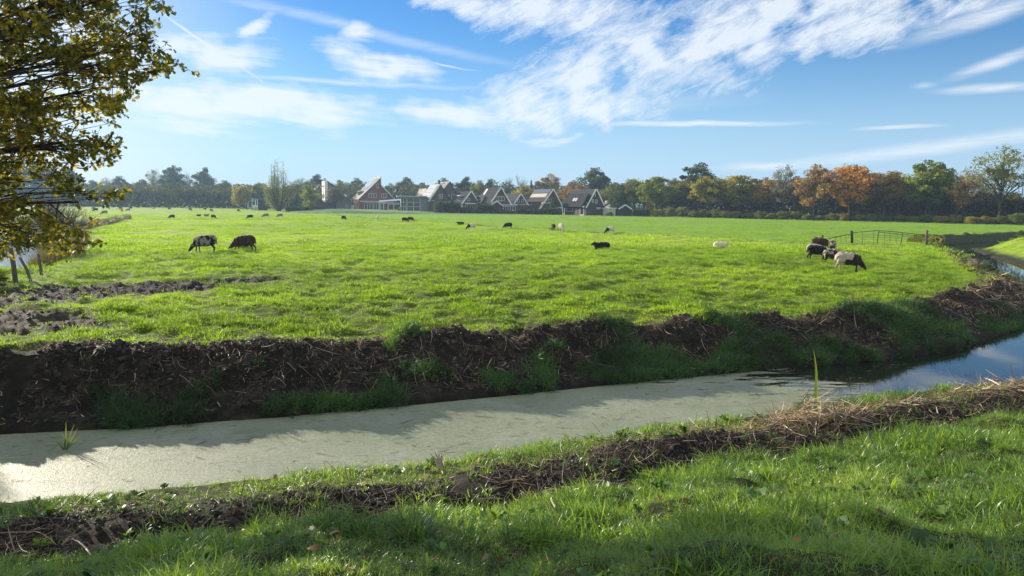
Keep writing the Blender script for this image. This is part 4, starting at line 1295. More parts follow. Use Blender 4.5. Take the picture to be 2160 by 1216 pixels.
RG = "oaks in the row at the right edge of the meadow"
for i_, a in enumerate([
    ("oak_tree", "tallest oak at the far right, thin grey top over yellow green lower leaves", 'sparse', 0, 2106, 306, 132, 474, 'olive', 0),
    ("oak_tree", "big bright green oak right of the orange and brown oaks", 'full', 1, 1958, 336, 130, 470, 'green', 0),
    ("oak_tree", "dark half bare tree squeezed between the green oak and the tallest oak", 'sparse', 1, 2030, 354, 72, 473, 'brown', 3),
    ("oak_tree", "brown orange oak just left of the bright green oak", 'full', 2, 1864, 354, 118, 468, 'gold', 0),
    ("oak_tree", "bright orange oak, the most orange of the row", 'full', 3, 1792, 348, 112, 467, 'orange', 0),
    ("oak_tree", "bare topped tree rising behind the bright orange oak", 'sparse', 2, 1800, 342, 80, 467, 'grey', 5),
    ("oak_tree", "reddish brown oak left of the bright orange oak", 'full', 0, 1716, 350, 84, 466, 'brown', 0),
    ("oak_tree", "thin grey tree with a bare crown rising between two brown oaks", 'sparse', 0, 1652, 347, 78, 464, 'grey', 3),
    ("oak_tree", "brown oak over the white gabled roof in the trees", 'full', 1, 1618, 372, 92, 462, 'gold', 0),
    ("oak_tree", "olive yellow oak left of the white gabled roof", 'full', 3, 1560, 368, 92, 461, 'yellow', 0),
    ("oak_tree", "round yellow green oak with a dark tree behind it", 'full', 2, 1494, 366, 86, 460, 'yellow', 0),
    ("oak_tree", "tall dark green oak behind the round yellow green oak", 'full', 0, 1470, 348, 100, 458, 'dark', 14),
    ("oak_tree", "grey brown tree left of the tall dark oak", 'full', 1, 1428, 374, 70, 458, 'olive', 6),
    ("oak_tree", "round green tree at the left end of the shrub strip", 'full', 3, 1382, 371, 74, 457, 'green', 0),
    ("oak_tree", "dull brown tree between the round green tree and the garage", 'full', 2, 1338, 372, 66, 455, 'olive', 8),
]):
    nm, lab, kd, ix, px, tp, wp, bs, fo, bk = a
    ptree(nm, lab, kd, ix, px, tp, wp * 1.12, bs, fo, bk, bark='bark_pale' if fo in ('orange', 'brown') and i_ % 2 else 'bark', group=RG)
for j_, (px, tp, wp, fo, kd, lab) in enumerate([
    (2066, 372, 84, 'grey', 'sparse', "greyish tree filling in behind the tallest oak"), (1998, 366, 90, 'dark', 'full', "dark tree behind the right side of the bright green oak"),
    (1912, 368, 84, 'brown', 'full', "brown tree between the brown orange oak and the bright green oak"), (1834, 362, 90, 'brown', 'full', "brown tree wedged right of the most orange oak"),
    (1756, 364, 84, 'brown', 'full', "rusty tree wedged left of the most orange oak"), (1686, 370, 84, 'brown', 'full', "dull brown tree behind the thin grey crown"),
    (1590, 380, 90, 'olive', 'full', "olive tree behind the white gabled roof oaks"), (1530, 378, 80, 'dark', 'full', "dark tree between the two yellow green oaks"),
    (1450, 384, 80, 'dark', 'full', "dark low crown left of the tall dark green oak"), (1404, 382, 76, 'olive', 'full', "olive crown right of the round green tree"),
    (1358, 382, 70, 'dark', 'full', "dark crown left of the round green tree"), (1312, 388, 70, 'dark', 'full', "dark crown directly above the garage")]):
    ptree("oak_tree", lab, kd, j_, px, tp, wp, 456 + (px - 1300) * 0.0215, fo, 12 + (j_ % 3) * 3, group="second row of trees behind the meadow oaks")
HG = "trees rising behind the houses"
for a in [
    ("oak_tree", "largest dark green dome behind the dark roofed house with two skylights", 'wide', 0, 1256, 356, 104, 452, 'dark', 36),
    ("oak_tree", "brown green tree right of the dark dome and above the garage", 'wide', 1, 1298, 382, 80, 454, 'olive', 14),
    ("oak_tree", "golden brown tree between the two steep dark roofs", 'wide', 1, 1212, 378, 84, 452, 'brown', 22),
    ("oak_tree", "pinkish brown hazy tree above the roof with blue panels", 'wide', 0, 1160, 369, 76, 450, 'brown', 45),
    ("oak_tree", "yellow brown tree behind the small twin windowed gable", 'wide', 1, 1110, 388, 76, 450, 'yellow', 26),
    ("fir_tree", "small pointed conifer top between the brown trees", 'conifer', 0, 1120, 378, 18, 450, 'dark', 36),
    ("bare_tree", "bare tree with a fan of twigs, left of its twin behind the houses", 'bare', 0, 1068, 368, 56, 450, None, 40),
    ("bare_tree", "taller bare tree, right twin behind the houses", 'bare', 1, 1096, 365, 46, 450, None, 44),
    ("oak_tree", "dark green tree behind the house with the triple window", 'wide', 0, 1036, 379, 60, 449, 'dark', 38),
    ("oak_tree", "dark rounded tree right of the striped roof", 'wide', 1, 984, 370, 66, 448, 'dark', 40),
    ("oak_tree", "low olive tree over the small dark gables", 'wide', 0, 1010, 382, 60, 448, 'olive', 24),
    ("oak_tree", "dark tree behind the twin peaked brick house", 'wide', 0, 935, 377, 56, 446, 'dark', 55),
    ("oak_tree", "grey green tree crown in front of the paler woods, right of the tall sloping roof", 'wide', 1, 856, 371, 64, 444, 'dark', 50),
    ("oak_tree", "olive tree between the tall roof and the solar panel roof", 'wide', 1, 890, 383, 56, 444, 'olive', 55),
    ("oak_tree", "low tree touching the right side of the tall sloping roof", 'wide', 0, 824, 388, 44, 443, 'olive', 55),
    ("oak_tree", "leafy tree behind the left edge of the tall sloping roof", 'wide', 0, 752, 377, 56, 441, 'dark', 60),
    ("oak_tree", "olive crown over the grey slanting gable", 'wide', 1, 716, 377, 54, 441, 'olive', 66),
    ("oak_tree", "dark round crown behind the white tower front", 'wide', 1, 672, 365, 66, 441, 'dark', 60),
    ("oak_tree", "thin crowned tree right of the tall willow", 'sparse', 1, 636, 374, 56, 441, 'dark', 60),
]:
    nm, lab, kd, ix, px, tp, wp, bs, fo, bk = a
    ptree(nm, lab, kd, ix, px, tp, wp, bs, fo, bk, group=HG, bark='bark_pale' if kd == 'bare' else 'bark')
LG = "hazy trees along the far left side of the pasture"
for a in [
    ("willow_tree", "tall willow clump with several thin spires beside the playground", 'leaders', 0, 588, 333, 84, 446, 'willow', 2),
    ("oak_tree", "green bushy tree in front of the white tower house", 'low', 0, 656, 388, 60, 445, 'green', 4),
    ("pruned_tree", "small brown round headed tree on a bare stem before the slanting gable", 'full', 2, 708, 391, 44, 442, 'grey', 2),
    ("oak_tree", "yellowish bushy tree left of the playground", 'low', 1, 508, 385, 58, 441, 'yellow', 6),
    ("young_tree", "little yellow young tree above the swing frame", 'full', 0, 521, 400, 22, 441, 'yellow', 2),
    ("oak_tree", "brownish tree directly behind the playground", 'wide', 1, 548, 383, 56, 441, 'olive', 22),
    ("oak_tree", "blue green tree left of the yellowish bushy tree", 'wide', 0, 474, 382, 62, 437, 'dark', 20),
    ("oak_tree", "tall dark pine like tree, the right one of two high crowns at the left", 'wide', 1, 434, 350, 64, 436, 'dark', 10),
    ("bare_tree", "thin bare tree between the two high crowns", 'bare', 0, 401, 356, 34, 436, None, 10),
    ("oak_tree", "rounded oak, the left one of two high crowns at the left", 'full', 1, 366, 348, 66, 435.5, 'dark', 8),
    ("oak_tree", "wispy grey tree left of the rounded high oak", 'sparse', 2, 326, 356, 50, 435, 'willow', 8),
    ("oak_tree", "low dark tree under the two high crowns", 'wide', 0, 392, 384, 74, 435.5, 'dark', 4),
    ("oak_tree", "dark low tree below the wispy grey tree", 'wide', 1, 300, 376, 70, 435, 'dark', 6),
    ("oak_tree", "hazy round tree above the distant flock", 'wide', 0, 256, 373, 66, 434.5, 'dark', 6),
    ("oak_tree", "pale hazy tree just right of the drooping oak twigs", 'sparse', 0, 228, 374, 54, 434, 'willow', 12),
    ("oak_tree", "hazy dark tree at the left, beside the bare shrub top", 'wide', 1, 196, 378, 62, 434, 'dark', 6),
    ("oak_tree", "hazy tree behind the oak leaves, right shoulder of the tall mass", 'wide', 0, 148, 356, 84, 434, 'dark', 0),
    ("oak_tree", "tallest hazy tree seen through the oak leaves", 'wide', 1, 92, 336, 100, 434, 'dark', 4),
    ("oak_tree", "hazy tree at the left edge behind the oak leaves", 'wide', 0, 25, 332, 110, 434, 'dark', 0),
    ("oak_tree", "dark low tree in the gap left of the playground trees", 'wide', 1, 446, 396, 60, 436, 'dark', 2),
    ("oak_tree", "low dark hedge like tree under the rounded high oak", 'wide', 1, 348, 392, 62, 435, 'dark', 2),
]:
    nm, lab, kd, ix, px, tp, wp, bs, fo, bk = a
    ptree(nm, lab, kd, ix, px, tp, wp, bs, fo, bk, group=LG, bark='bark_pale' if kd == 'bare' else 'bark')
# bare fan shaped shrub on the pond bank
M['twig'] = plain("purple_grey_twig", (0.14, 0.105, 0.09), 0.9, 0.25, 8, 0.1)
bx, by = PZ(118, 502, -0.5)
t = plant("bare_shrub", "wide bare shrub with purplish twigs on the pond bank", "shrub", 'fan', 0, bx, by, hz(bx, by), 108 / F * by, 142 / F * by, None, 'twig')
# green bush at the left edge by the posts
bx, by, _ = G(-4, 606)
plant("leafy_bush", "dark green leafy bush at the left edge below the posts", "bush", 'low', 2, bx, by, hz(bx, by) - 0.1, 0.62, 1.25, 'green')

# far woods that read as one mass
def woods(name, label, spans, fol, dens, g, size=(0.25, 0.5), trunks=0, ranges=(3, 24)):
    P = []; mb = MB()
    for (px0, px1, base, top0, top1) in spans:
        n = int(abs(px1 - px0) * dens)
        px = g.uniform(px0, px1, n); b = g.uniform(*ranges, n)
        for k in range(n):
            x, y, z = G(px[k], base[0] + (base[1] - base[0]) * (px[k] - px0) / (px1 - px0))
            s = (y + b[k]) / y; x, y = x * s, y * s; z = float(far_z(y))
            tp = top0 + (top1 - top0) * (px[k] - px0) / (px1 - px0) + 22 * (vnoise(np.array([px[k] * 0.045]), np.array([b[k] * 0.1]))[0] - 0.4)
            H = (432 + (px[k] - 1080) * 0.007 - tp) / F * y + CAM_Z - z
            P.append([x, y, z + H * g.random() ** 0.8])
        for k in range(int(abs(px1 - px0) * trunks)):
            q = g.uniform(px0, px1); x, y, z = G(q, base[0] + (base[1] - base[0]) * (q - px0) / (px1 - px0))
            s = (y + g.uniform(ranges[0] - 1, ranges[1])) / y; x, y = x * s, y * s; z = float(far_z(y))
            h = g.uniform(5, 9); lean = g.normal(0, 0.35, 2)
            mb.tube([(x, y, z), (x + lean[0], y + lean[1], z + h)], [g.uniform(0.06, 0.14), 0.04], 4, False)
    P = np.array(P)
    v, q = quads_at(P, g.uniform(*size, len(P)), g)
    o = obj(name, mesh_np(name, v, q), FO[fol])
    tag(o, label, "woods", kind='stuff')
    if trunks:
        o2 = mb.build(name + "_stems", M['bark'])
        tag(o2, "pale thin stems standing in the shade of " + label, "tree stems", kind='stuff')
g = np.random.default_rng(60)
woods("undergrowth", "dark undergrowth behind the row of oaks at the right", [(1360, 1700, (457, 465), 415, 405), (1700, 2300, (465, 479), 405, 418)], 'woods_brown', 46, g, (0.16, 0.40), trunks=0.12, ranges=(5, 22))
woods("village_woods", "low wooded background filling the gaps between the houses", [(600, 1370, (444, 456), 391, 391)], 'woods_far', 30, g, (0.25, 0.6), ranges=(42, 75))
woods("distant_woods", "hazy far wood edge beyond the distant flock", [(-60, 640, (434, 442), 391, 396)], 'woods_far', 30, g, (0.3, 0.8), ranges=(6, 40))
woods("distant_woods_right", "hazy wood showing under the tallest oak at the right edge", [(2040, 2300, (468, 470), 428, 420)], 'woods_far', 12, g, (0.25, 0.6), ranges=(60, 100))

# shrub strip at the foot of the oaks
sg = random.Random(5)
k_ = 0
DESC = ["rounded", "ragged", "low", "spreading", "broad", "tufted"]
spots = [(1385, 16, 22), (1412, 18, 26), (1440, 20, 26), (1462, 14, 20), (1482, 16, 22), (1508, 18, 24), (1530, 15, 22), (1553, 14, 22), (1580, 13, 24), (1605, 16, 24),
         (1628, 12, 22), (1652, 16, 26), (1678, 17, 24), (1704, 11, 22), (1730, 10, 24), (1758, 15, 26), (1782, 14, 24), (1812, 13, 24), (1840, 16, 28), (1868, 10, 26),
         (1900, 15, 28), (1928, 13, 24), (1955, 16, 28), (1985, 14, 28), (2015, 18, 30), (2046, 14, 28), (2080, 16, 30), (2112, 18, 30), (2146, 22, 36), (2185, 20, 36)]
names = ["the garage hedge end", "the round green tree", "the grey brown tree", "the round yellow green oak", "the round yellow green oak", "the olive yellow oak", "the olive yellow oak",
         "the olive yellow oak", "the white gabled roof", "the white gabled roof", "the brown oak", "the thin grey tree", "the thin grey tree", "the reddish brown oak", "the reddish brown oak",
         "the bright orange oak", "the bright orange oak", "the bright orange oak", "the brown orange oak", "the brown orange oak", "the dark gap", "the green oak", "the green oak",
         "the green oak", "the half bare tree", "the half bare tree", "the tallest oak", "the tallest oak", "the right edge oak twigs", "the right frame edge"]
last = None
for (px, hpx, wpx), nm in zip(spots, names):
    k_ += 1
    b = 457.5 + (px - 1385) * (474.5 - 457.5) / (2146 - 1385)
    ordn = "left" if last != nm else "right"
    ptree("shrub", "%s shrub %d at meadow edge below %s, %s one" % (DESC[k_ % 6], k_, nm, ordn), 'low', k_, px, b - hpx * 1.2, wpx * 1.5, b,
          sg.choice(['shrub', 'shrub', 'yellow', 'olive']), sg.uniform(-3.0, -1.0), group="shrubs along the far meadow edge", cat='shrub')
    last = nm
def hedge(label, px0, px1, base, top, depth, fol, back=0.0, dens=1.0, name="hedge"):
    g = np.random.default_rng(int(px0))
    xa, ya, za = G(px0, base[0]); xb, yb, zb = G(px1, base[1])
    xa, ya = xa * (ya + back) / ya, ya + back; xb, yb = xb * (yb + back) / yb, yb + back
    H = (base[0] - top) / F * ya
    n = int(abs(px1 - px0) * H * 26 * dens)
    t = g.random(n); u = g.random(n); dd = g.random(n)
    X_ = xa + (xb - xa) * t; Y_ = ya + (yb - ya) * t + dd * depth
    hl = H * (0.78 + 0.35 * vnoise(X_ * 0.8 + px0, Y_ * 0.1))
    Z_ = float(far_z(ya)) + hl * u ** 0.8
    ed = np.minimum(t, 1 - t) * math.hypot(xb - xa, yb - ya)
    k = Z_ - far_z(ya) < hl * np.clip(0.45 + ed * 0.8, 0, 1)
    P = np.stack([X_, Y_, Z_], 1)[k] - np.array([xa, ya, 0])
    v, q = quads_at(P, g.uniform(0.12, 0.32, len(P)), g)
    o = obj(name, mesh_np(name, v, q), FO[fol])
    o.location = (xa, ya, 0)
    tag(o, label, "hedge")
hedge("tall rounded hedge right of the glass fronted extension", 913, 972, (450, 450.5), 426, 5, 'hedge')
hedge("broad dark hedge in front of the house with the triple window", 1000, 1050, (451, 451.5), 430, 4, 'hedge')
hedge("low hedge between the two large hedges", 970, 1002, (450.5, 451), 439, 3, 'hedge')
hedge("clipped low hedge below the white veranda", 1050, 1082, (451.5, 452), 443, 2, 'hedge')
hedge("hedge at the foot of the brick gable with blue roof panels", 1132, 1186, (453, 454), 440, 3, 'hedge')
hedge("tall narrow evergreen against the brick gable with blue roof panels", 1160, 1178, (452.5, 453), 420, 3, 'hedge')
hedge("ivy clad hedge climbing the dark gable with two skylights", 1238, 1268, (453.5, 454), 424, 2, 'hedge')
hedge("long straight hedge right of the garage", 1336, 1372, (456, 457), 441, 3, 'hedge')
hedge("small bush beside the glass extension corner", 838, 849, (446, 446), 436, 2, 'olive')
hedge("brown clipped bush before the white tower house", 656, 682, (444, 444), 434, 3, 'brush')
hedge("dark hedge at the foot of the willow clump", 600, 655, (446, 446), 436, 4, 'hedge')
hedge("scrubby garden border below the small twin windowed gable", 1085, 1132, (452, 453), 442, 3, 'brush')
hedge("bush in front of the cream garage wall", 1280, 1294, (456, 456), 448, 2, 'shrub')
hedge("bush patch left of the ditch bend beside the gate post", 1962, 1992, (515, 517), 500, 3, 'olive', dens=5)

# ------------------------------------------------------------------ the oak that hangs in from the left
def near_oak():
    g = np.random.default_rng(77); r = random.Random(77)
    ox, oy = -13.2, 10.6
    oz = hz(ox, oy)
    t = empty("oak_tree", (ox, oy, oz))
    tag(t, "large autumn oak hanging into the picture from the left edge", "tree")
    polys = [[(-60, -60), (215, -60), (240, 45), (305, 62), (312, 112), (330, 160), (282, 190), (250, 222), (238, 262), (235, 268), (150, 285), (60, 300), (-60, 300)],
             [(300, 112), (345, 118), (395, 140), (330, 160)],
             [(60, 285), (235, 298), (243, 322), (205, 350), (150, 352), (100, 318)],
             [(-60, 290), (60, 290), (120, 350), (185, 412), (120, 395), (60, 350), (60, 372), (30, 405), (-60, 410)],
             [(130, 375), (182, 400), (185, 418), (150, 412)],
             [(210, 403), (240, 402), (238, 416), (212, 418)],
             [(-60, 405), (20, 418), (60, 408), (92, 430), (108, 465), (170, 470), (186, 522), (140, 528), (110, 508), (60, 512), (20, 528), (-60, 530)],
             [(180, -60), (365, -10), (350, 8), (280, 18), (205, 28)],
             [(300, 35), (318, 45), (312, 62), (300, 60)]]
    tips = []
    for pi, pl in enumerate(polys):
        xs = [p[0] for p in pl]; ys = [p[1] for p in pl]
        area = abs(sum(pl[i][0] * pl[(i + 1) % len(pl)][1] - pl[(i + 1) % len(pl)][0] * pl[i][1] for i in range(len(pl)))) / 2
        n = max(3, int(area / (330 if pi == 6 else 400))); c = 0
        while c < n:
            px, py = g.uniform(min(xs), max(xs)), g.uniform(min(ys), max(ys))
            if not inside(np.array([px]), np.array([py]), pl)[0]: continue
            d = g.uniform(9.8, 12.0) if pi in (0, 3, 6) else g.uniform(9.8, 11.0)
            v = pdir(px, py); p = v * (d / v[1]) + np.array([0, 0, CAM_Z])
            if p[2] < 1.75: p[2] = 1.75
            tips.append(p); c += 1
    nvis = len(tips)
    # the rest of the crown, outside the picture, which throws the shade
    c = 0
    while c < 130:
        d = g.normal(0, 1, 3); d /= np.linalg.norm(d)
        rr_ = g.random() ** 0.45
        p = np.array([ox, oy, 7.0]) + d * rr_ * np.array([6.6, 6.0, 5.2])
        if p[2] < 2.4: continue
        px = 1080 + p[0] / p[1] * F
        if px > -40: continue
        tips.append(p); c += 1
    tips = np.array(tips)
    # limbs
    mb = MB()
    base = np.array([ox, oy, oz])
    mb.tube([(0, 0, -0.3), (0.05, 0, 1.2), (0.1, 0.05, 3.0), (0.0, 0.1, 6.0), (0.1, 0, 10.5)], [0.42, 0.33, 0.28, 0.18, 0.04], 12)
    nl = 26
    # cluster the tips into limbs with a few k-means rounds
    cen = tips[g.choice(len(tips), nl, replace=False)]
    for _ in range(8):
        dd = ((tips[:, None, :] - cen[None]) ** 2).sum(2); lab = dd.argmin(1)
        for k in range(nl):
            if (lab == k).any(): cen[k] = tips[lab == k].mean(0)
    for k in range(nl):
        c_ = cen[k] - base
        s = Vector((0.05, 0.05, float(np.clip(c_[2] - 0.35 * math.hypot(c_[0], c_[1]) + r.uniform(-.3, .3), 1.8, 8.5))))
        e = Vector(c_)
        far_ = max((np.linalg.norm(tips[lab == k] - cen[k], axis=1)).max() if (lab == k).any() else 1, 0.6)
        m1 = s.lerp(e, 0.35) + Vector((r.uniform(-.2, .2), r.uniform(-.2, .2), 0.25)); m2 = s.lerp(e, 0.7) + Vector((r.uniform(-.2, .2), r.uniform(-.2, .2), 0.2))
        mb.tube([s, m1, m2, e], [0.06, 0.045, 0.03, 0.013], 7, False)
        for tp in tips[lab == k]:
            q_ = Vector(tp - base)
            st_ = m2.lerp(e, r.uniform(0, 1))
            md_ = st_.lerp(q_, 0.55) + Vector((r.uniform(-1, 1), r.uniform(-1, 1), r.uniform(-.5, 1))) * 0.10
            mb.tube([st_, md_, q_], [0.011, 0.007, 0.003], 4, False)
    # leaves on small twigs round every tip
    LP, LN, LD, LS = [], [], [], []
    for j, tp in enumerate(tips):
        vis = j < nvis
        ntw = r.randint(4, 6) if vis else 5
        for _ in range(ntw):
            a = np.array([g.normal(0.25, 1), g.normal(0, 1), g.normal(-0.05, 0.7)]); a /= np.linalg.norm(a)
            ln = g.uniform(0.10, 0.30) if vis else g.uniform(0.25, 0.6)
            e = tp + a * ln
            mb.tube([Vector(tp - base), Vector(e - base)], [0.004, 0.002], 3, False)
            nlv = r.randint(5, 9) if vis else 8
            for i_ in range(nlv):
                f_ = g.uniform(0.25, 1.0)
                p = tp + a * ln * f_ + g.normal(0, 0.012 if vis else 0.03, 3)
                d_ = a * 0.6 + g.normal(0, 0.7, 3); d_[2] -= 0.25
                LP.append(p); LD.append(d_); LN.append(g.normal(0, 1, 3) + np.array([0, 0, 0.6])); LS.append(g.uniform(0.05, 0.095) if vis else g.uniform(0.13, 0.21))
    LP = np.array(LP) - base; LN = np.array(LN); LD = np.array(LD); LS = np.array(LS)
    LN /= np.linalg.norm(LN, axis=1)[:, None]; LD /= np.linalg.norm(LD, axis=1)[:, None]
    v, q = leaves(LP, LN, LD, LS)
    me = mesh_np("leaves", v, q)
    m, N = mat("near_oak_leaf")
    rnd = N.n('ShaderNodeNewGeometry').outputs['Random Per Island']
    co = N.n('ShaderNodeTexCoord').outputs['Object']
    n = N.n('ShaderNodeTexNoise', i={'Vector': co, 'Scale': 1.3, 'Detail': 3.0}).outputs[0]
    f = N.math('ADD', N.math('MULTIPLY', rnd, 0.40), N.math('MULTIPLY', n, 0.62))
    c = N.ramp(f, [(0.25, (0.08, 0.12, 0.025)), (0.46, (0.15, 0.18, 0.028)), (0.62, (0.28, 0.26, 0.03)), (0.75, (0.50, 0.40, 0.03)), (0.85, (0.50, 0.22, 0.03))])
    p_ = N.n('ShaderNodeBsdfPrincipled', i={'Base Color': c, 'Roughness': 0.5})
    p_.inputs['Specular IOR Level'].default_value = 0.3
    tr = N.n('ShaderNodeBsdfTranslucent', i={'Color': N.mix(1.0, c, (1.3, 1.1, 0.5), 'MULTIPLY')})
    mx_ = N.n('ShaderNodeMixShader', i={0: 0.55, 1: p_.outputs[0], 2: tr.outputs[0]})
    N.n('ShaderNodeOutputMaterial', i={0: mx_.outputs[0]})
    obj("crown", me, m, t)
    mb.build("trunk", M['bark'], t, True)
near_oak()
# a second oak farther along the pond, outside the picture; its crown shades the near bank
plant("oak_tree", "oak outside the left edge shading the near bank", "tree", 'sparse', 1, -26.0, 20.5, hz(-25.5, 20.0) if True else 0, 13.5, 12.0, 'yellow')

# ------------------------------------------------------------------ houses
def brick(name, col, mortar=(0.25, 0.22, 0.2), scale=1.0):
    m, N = mat(name)
    co = N.n('ShaderNodeTexCoord').outputs['Object']
    sp = N.n('ShaderNodeSeparateXYZ', i={0: co})
    uv = N.n('ShaderNodeCombineXYZ', i={0: N.math('ADD', sp.outputs[0], sp.outputs[1]), 1: sp.outputs[2]}).outputs[0]
    b = N.n('ShaderNodeTexBrick', i={'Vector': uv, 'Scale': 4.0 * scale, 'Color1': (*col, 1), 'Color2': (*[c * 0.75 for c in col], 1), 'Mortar': (*[c * 0.8 for c in mortar], 1), 'Mortar Size': 0.012})
    n = N.n('ShaderNodeTexNoise', i={'Vector': co, 'Scale': 0.8, 'Detail': 5.0}).outputs[0]
    c = N.mix(N.math('MULTIPLY', n, 0.5), b.outputs[0], tuple(x * 0.6 for x in col))
    p = N.n('ShaderNodeBsdfPrincipled', i={'Base Color': c, 'Roughness': 0.9})
    p.inputs['Specular IOR Level'].default_value = 0.15
    N.n('ShaderNodeOutputMaterial', i={0: p.outputs[0]})
    return m
def tiles(name, col, rough=0.9, spec=0.08):
    m, N = mat(name)
    co = N.n('ShaderNodeTexCoord').outputs['Object']
    sp = N.n('ShaderNodeSeparateXYZ', i={0: co})
    w1 = N.n('ShaderNodeTexWave', wave_type='BANDS', bands_direction='Z', i={'Vector': co, 'Scale': 1.6}).outputs['Fac']
    w2 = N.n('ShaderNodeTexWave', wave_type='BANDS', bands_direction='Y', i={'Vector': co, 'Scale': 1.6}).outputs['Fac']
    n = N.n('ShaderNodeTexNoise', i={'Vector': co, 'Scale': 1.5, 'Detail': 5.0}).outputs[0]
    f = N.math('ADD', N.math('MULTIPLY', w1, 0.4), N.math('MULTIPLY', n, 0.7))
    c = N.ramp(f, [(0.2, tuple(x * 0.65 for x in col)), (0.8, tuple(x * 1.25 for x in col))])
    b = N.n('ShaderNodeBump', i={'Height': N.math('ADD', w1, w2), 'Strength': 0.5, 'Distance': 0.05})
    p = N.n('ShaderNodeBsdfPrincipled', i={'Base Color': c, 'Roughness': rough, 'Normal': b.outputs[0]})
    p.inputs['Specular IOR Level'].default_value = spec
    N.n('ShaderNodeOutputMaterial', i={0: p.outputs[0]})
    return m
M['brick_red'] = brick("red_brick", (0.24, 0.075, 0.05))
M['brick_orange'] = brick("orange_brick", (0.40, 0.16, 0.09))
M['brick_brown'] = brick("brown_brick", (0.12, 0.072, 0.055))
M['brick_dark'] = brick("dark_brick", (0.075, 0.05, 0.042))
M['wall_grey'] = plain("grey_boards", (0.16, 0.15, 0.14), 0.8, 0.15, 2)
M['wall_white'] = plain("white_panel", (0.78, 0.76, 0.70), 0.6, 0.06, 2)
M['wall_cream'] = plain("cream_render", (0.60, 0.52, 0.40), 0.8, 0.1, 2)
M['wall_slate'] = plain("slate_grey_wall", (0.16, 0.17, 0.17), 0.7, 0.1, 2)
M['trim'] = plain("white_paint", (0.72, 0.72, 0.70), 0.5, 0.05, 3)
M['timber_dark'] = plain("dark_timber", (0.03, 0.028, 0.028), 0.8, 0.3, 5)
M['timber_blue'] = plain("blue_black_fence", (0.022, 0.028, 0.04), 0.8, 0.3, 5)
M['roof_dark'] = tiles("dark_tiles", (0.020, 0.020, 0.024))
M['roof_brown'] = tiles("brown_tiles", (0.055, 0.036, 0.03))
M['roof_pale_glare'] = tiles("pale_glare_tiles", (0.40, 0.37, 0.33))  # pale tiles, with sun glare on the left slopes put into the colour
M['roof_grey'] = tiles("grey_tiles", (0.036, 0.037, 0.044))
M['panel'] = plain("solar_panel", (0.30, 0.31, 0.33), 0.25, 0.1, 1, 0.6)
M['panel_blue'] = plain("blue_solar_panel", (0.012, 0.02, 0.05), 0.3, 0.3, 1, 0.4)
M['window_glass'] = plain("window_glass", (0.02, 0.026, 0.034), 0.12, 0.3, 0.6, 0.8)
M['stone_pale'] = plain("pale_stone", (0.38, 0.36, 0.33), 0.8, 0.2, 3)
M['steel'] = plain("grey_steel", (0.30, 0.34, 0.38), 0.5, 0.1, 3)

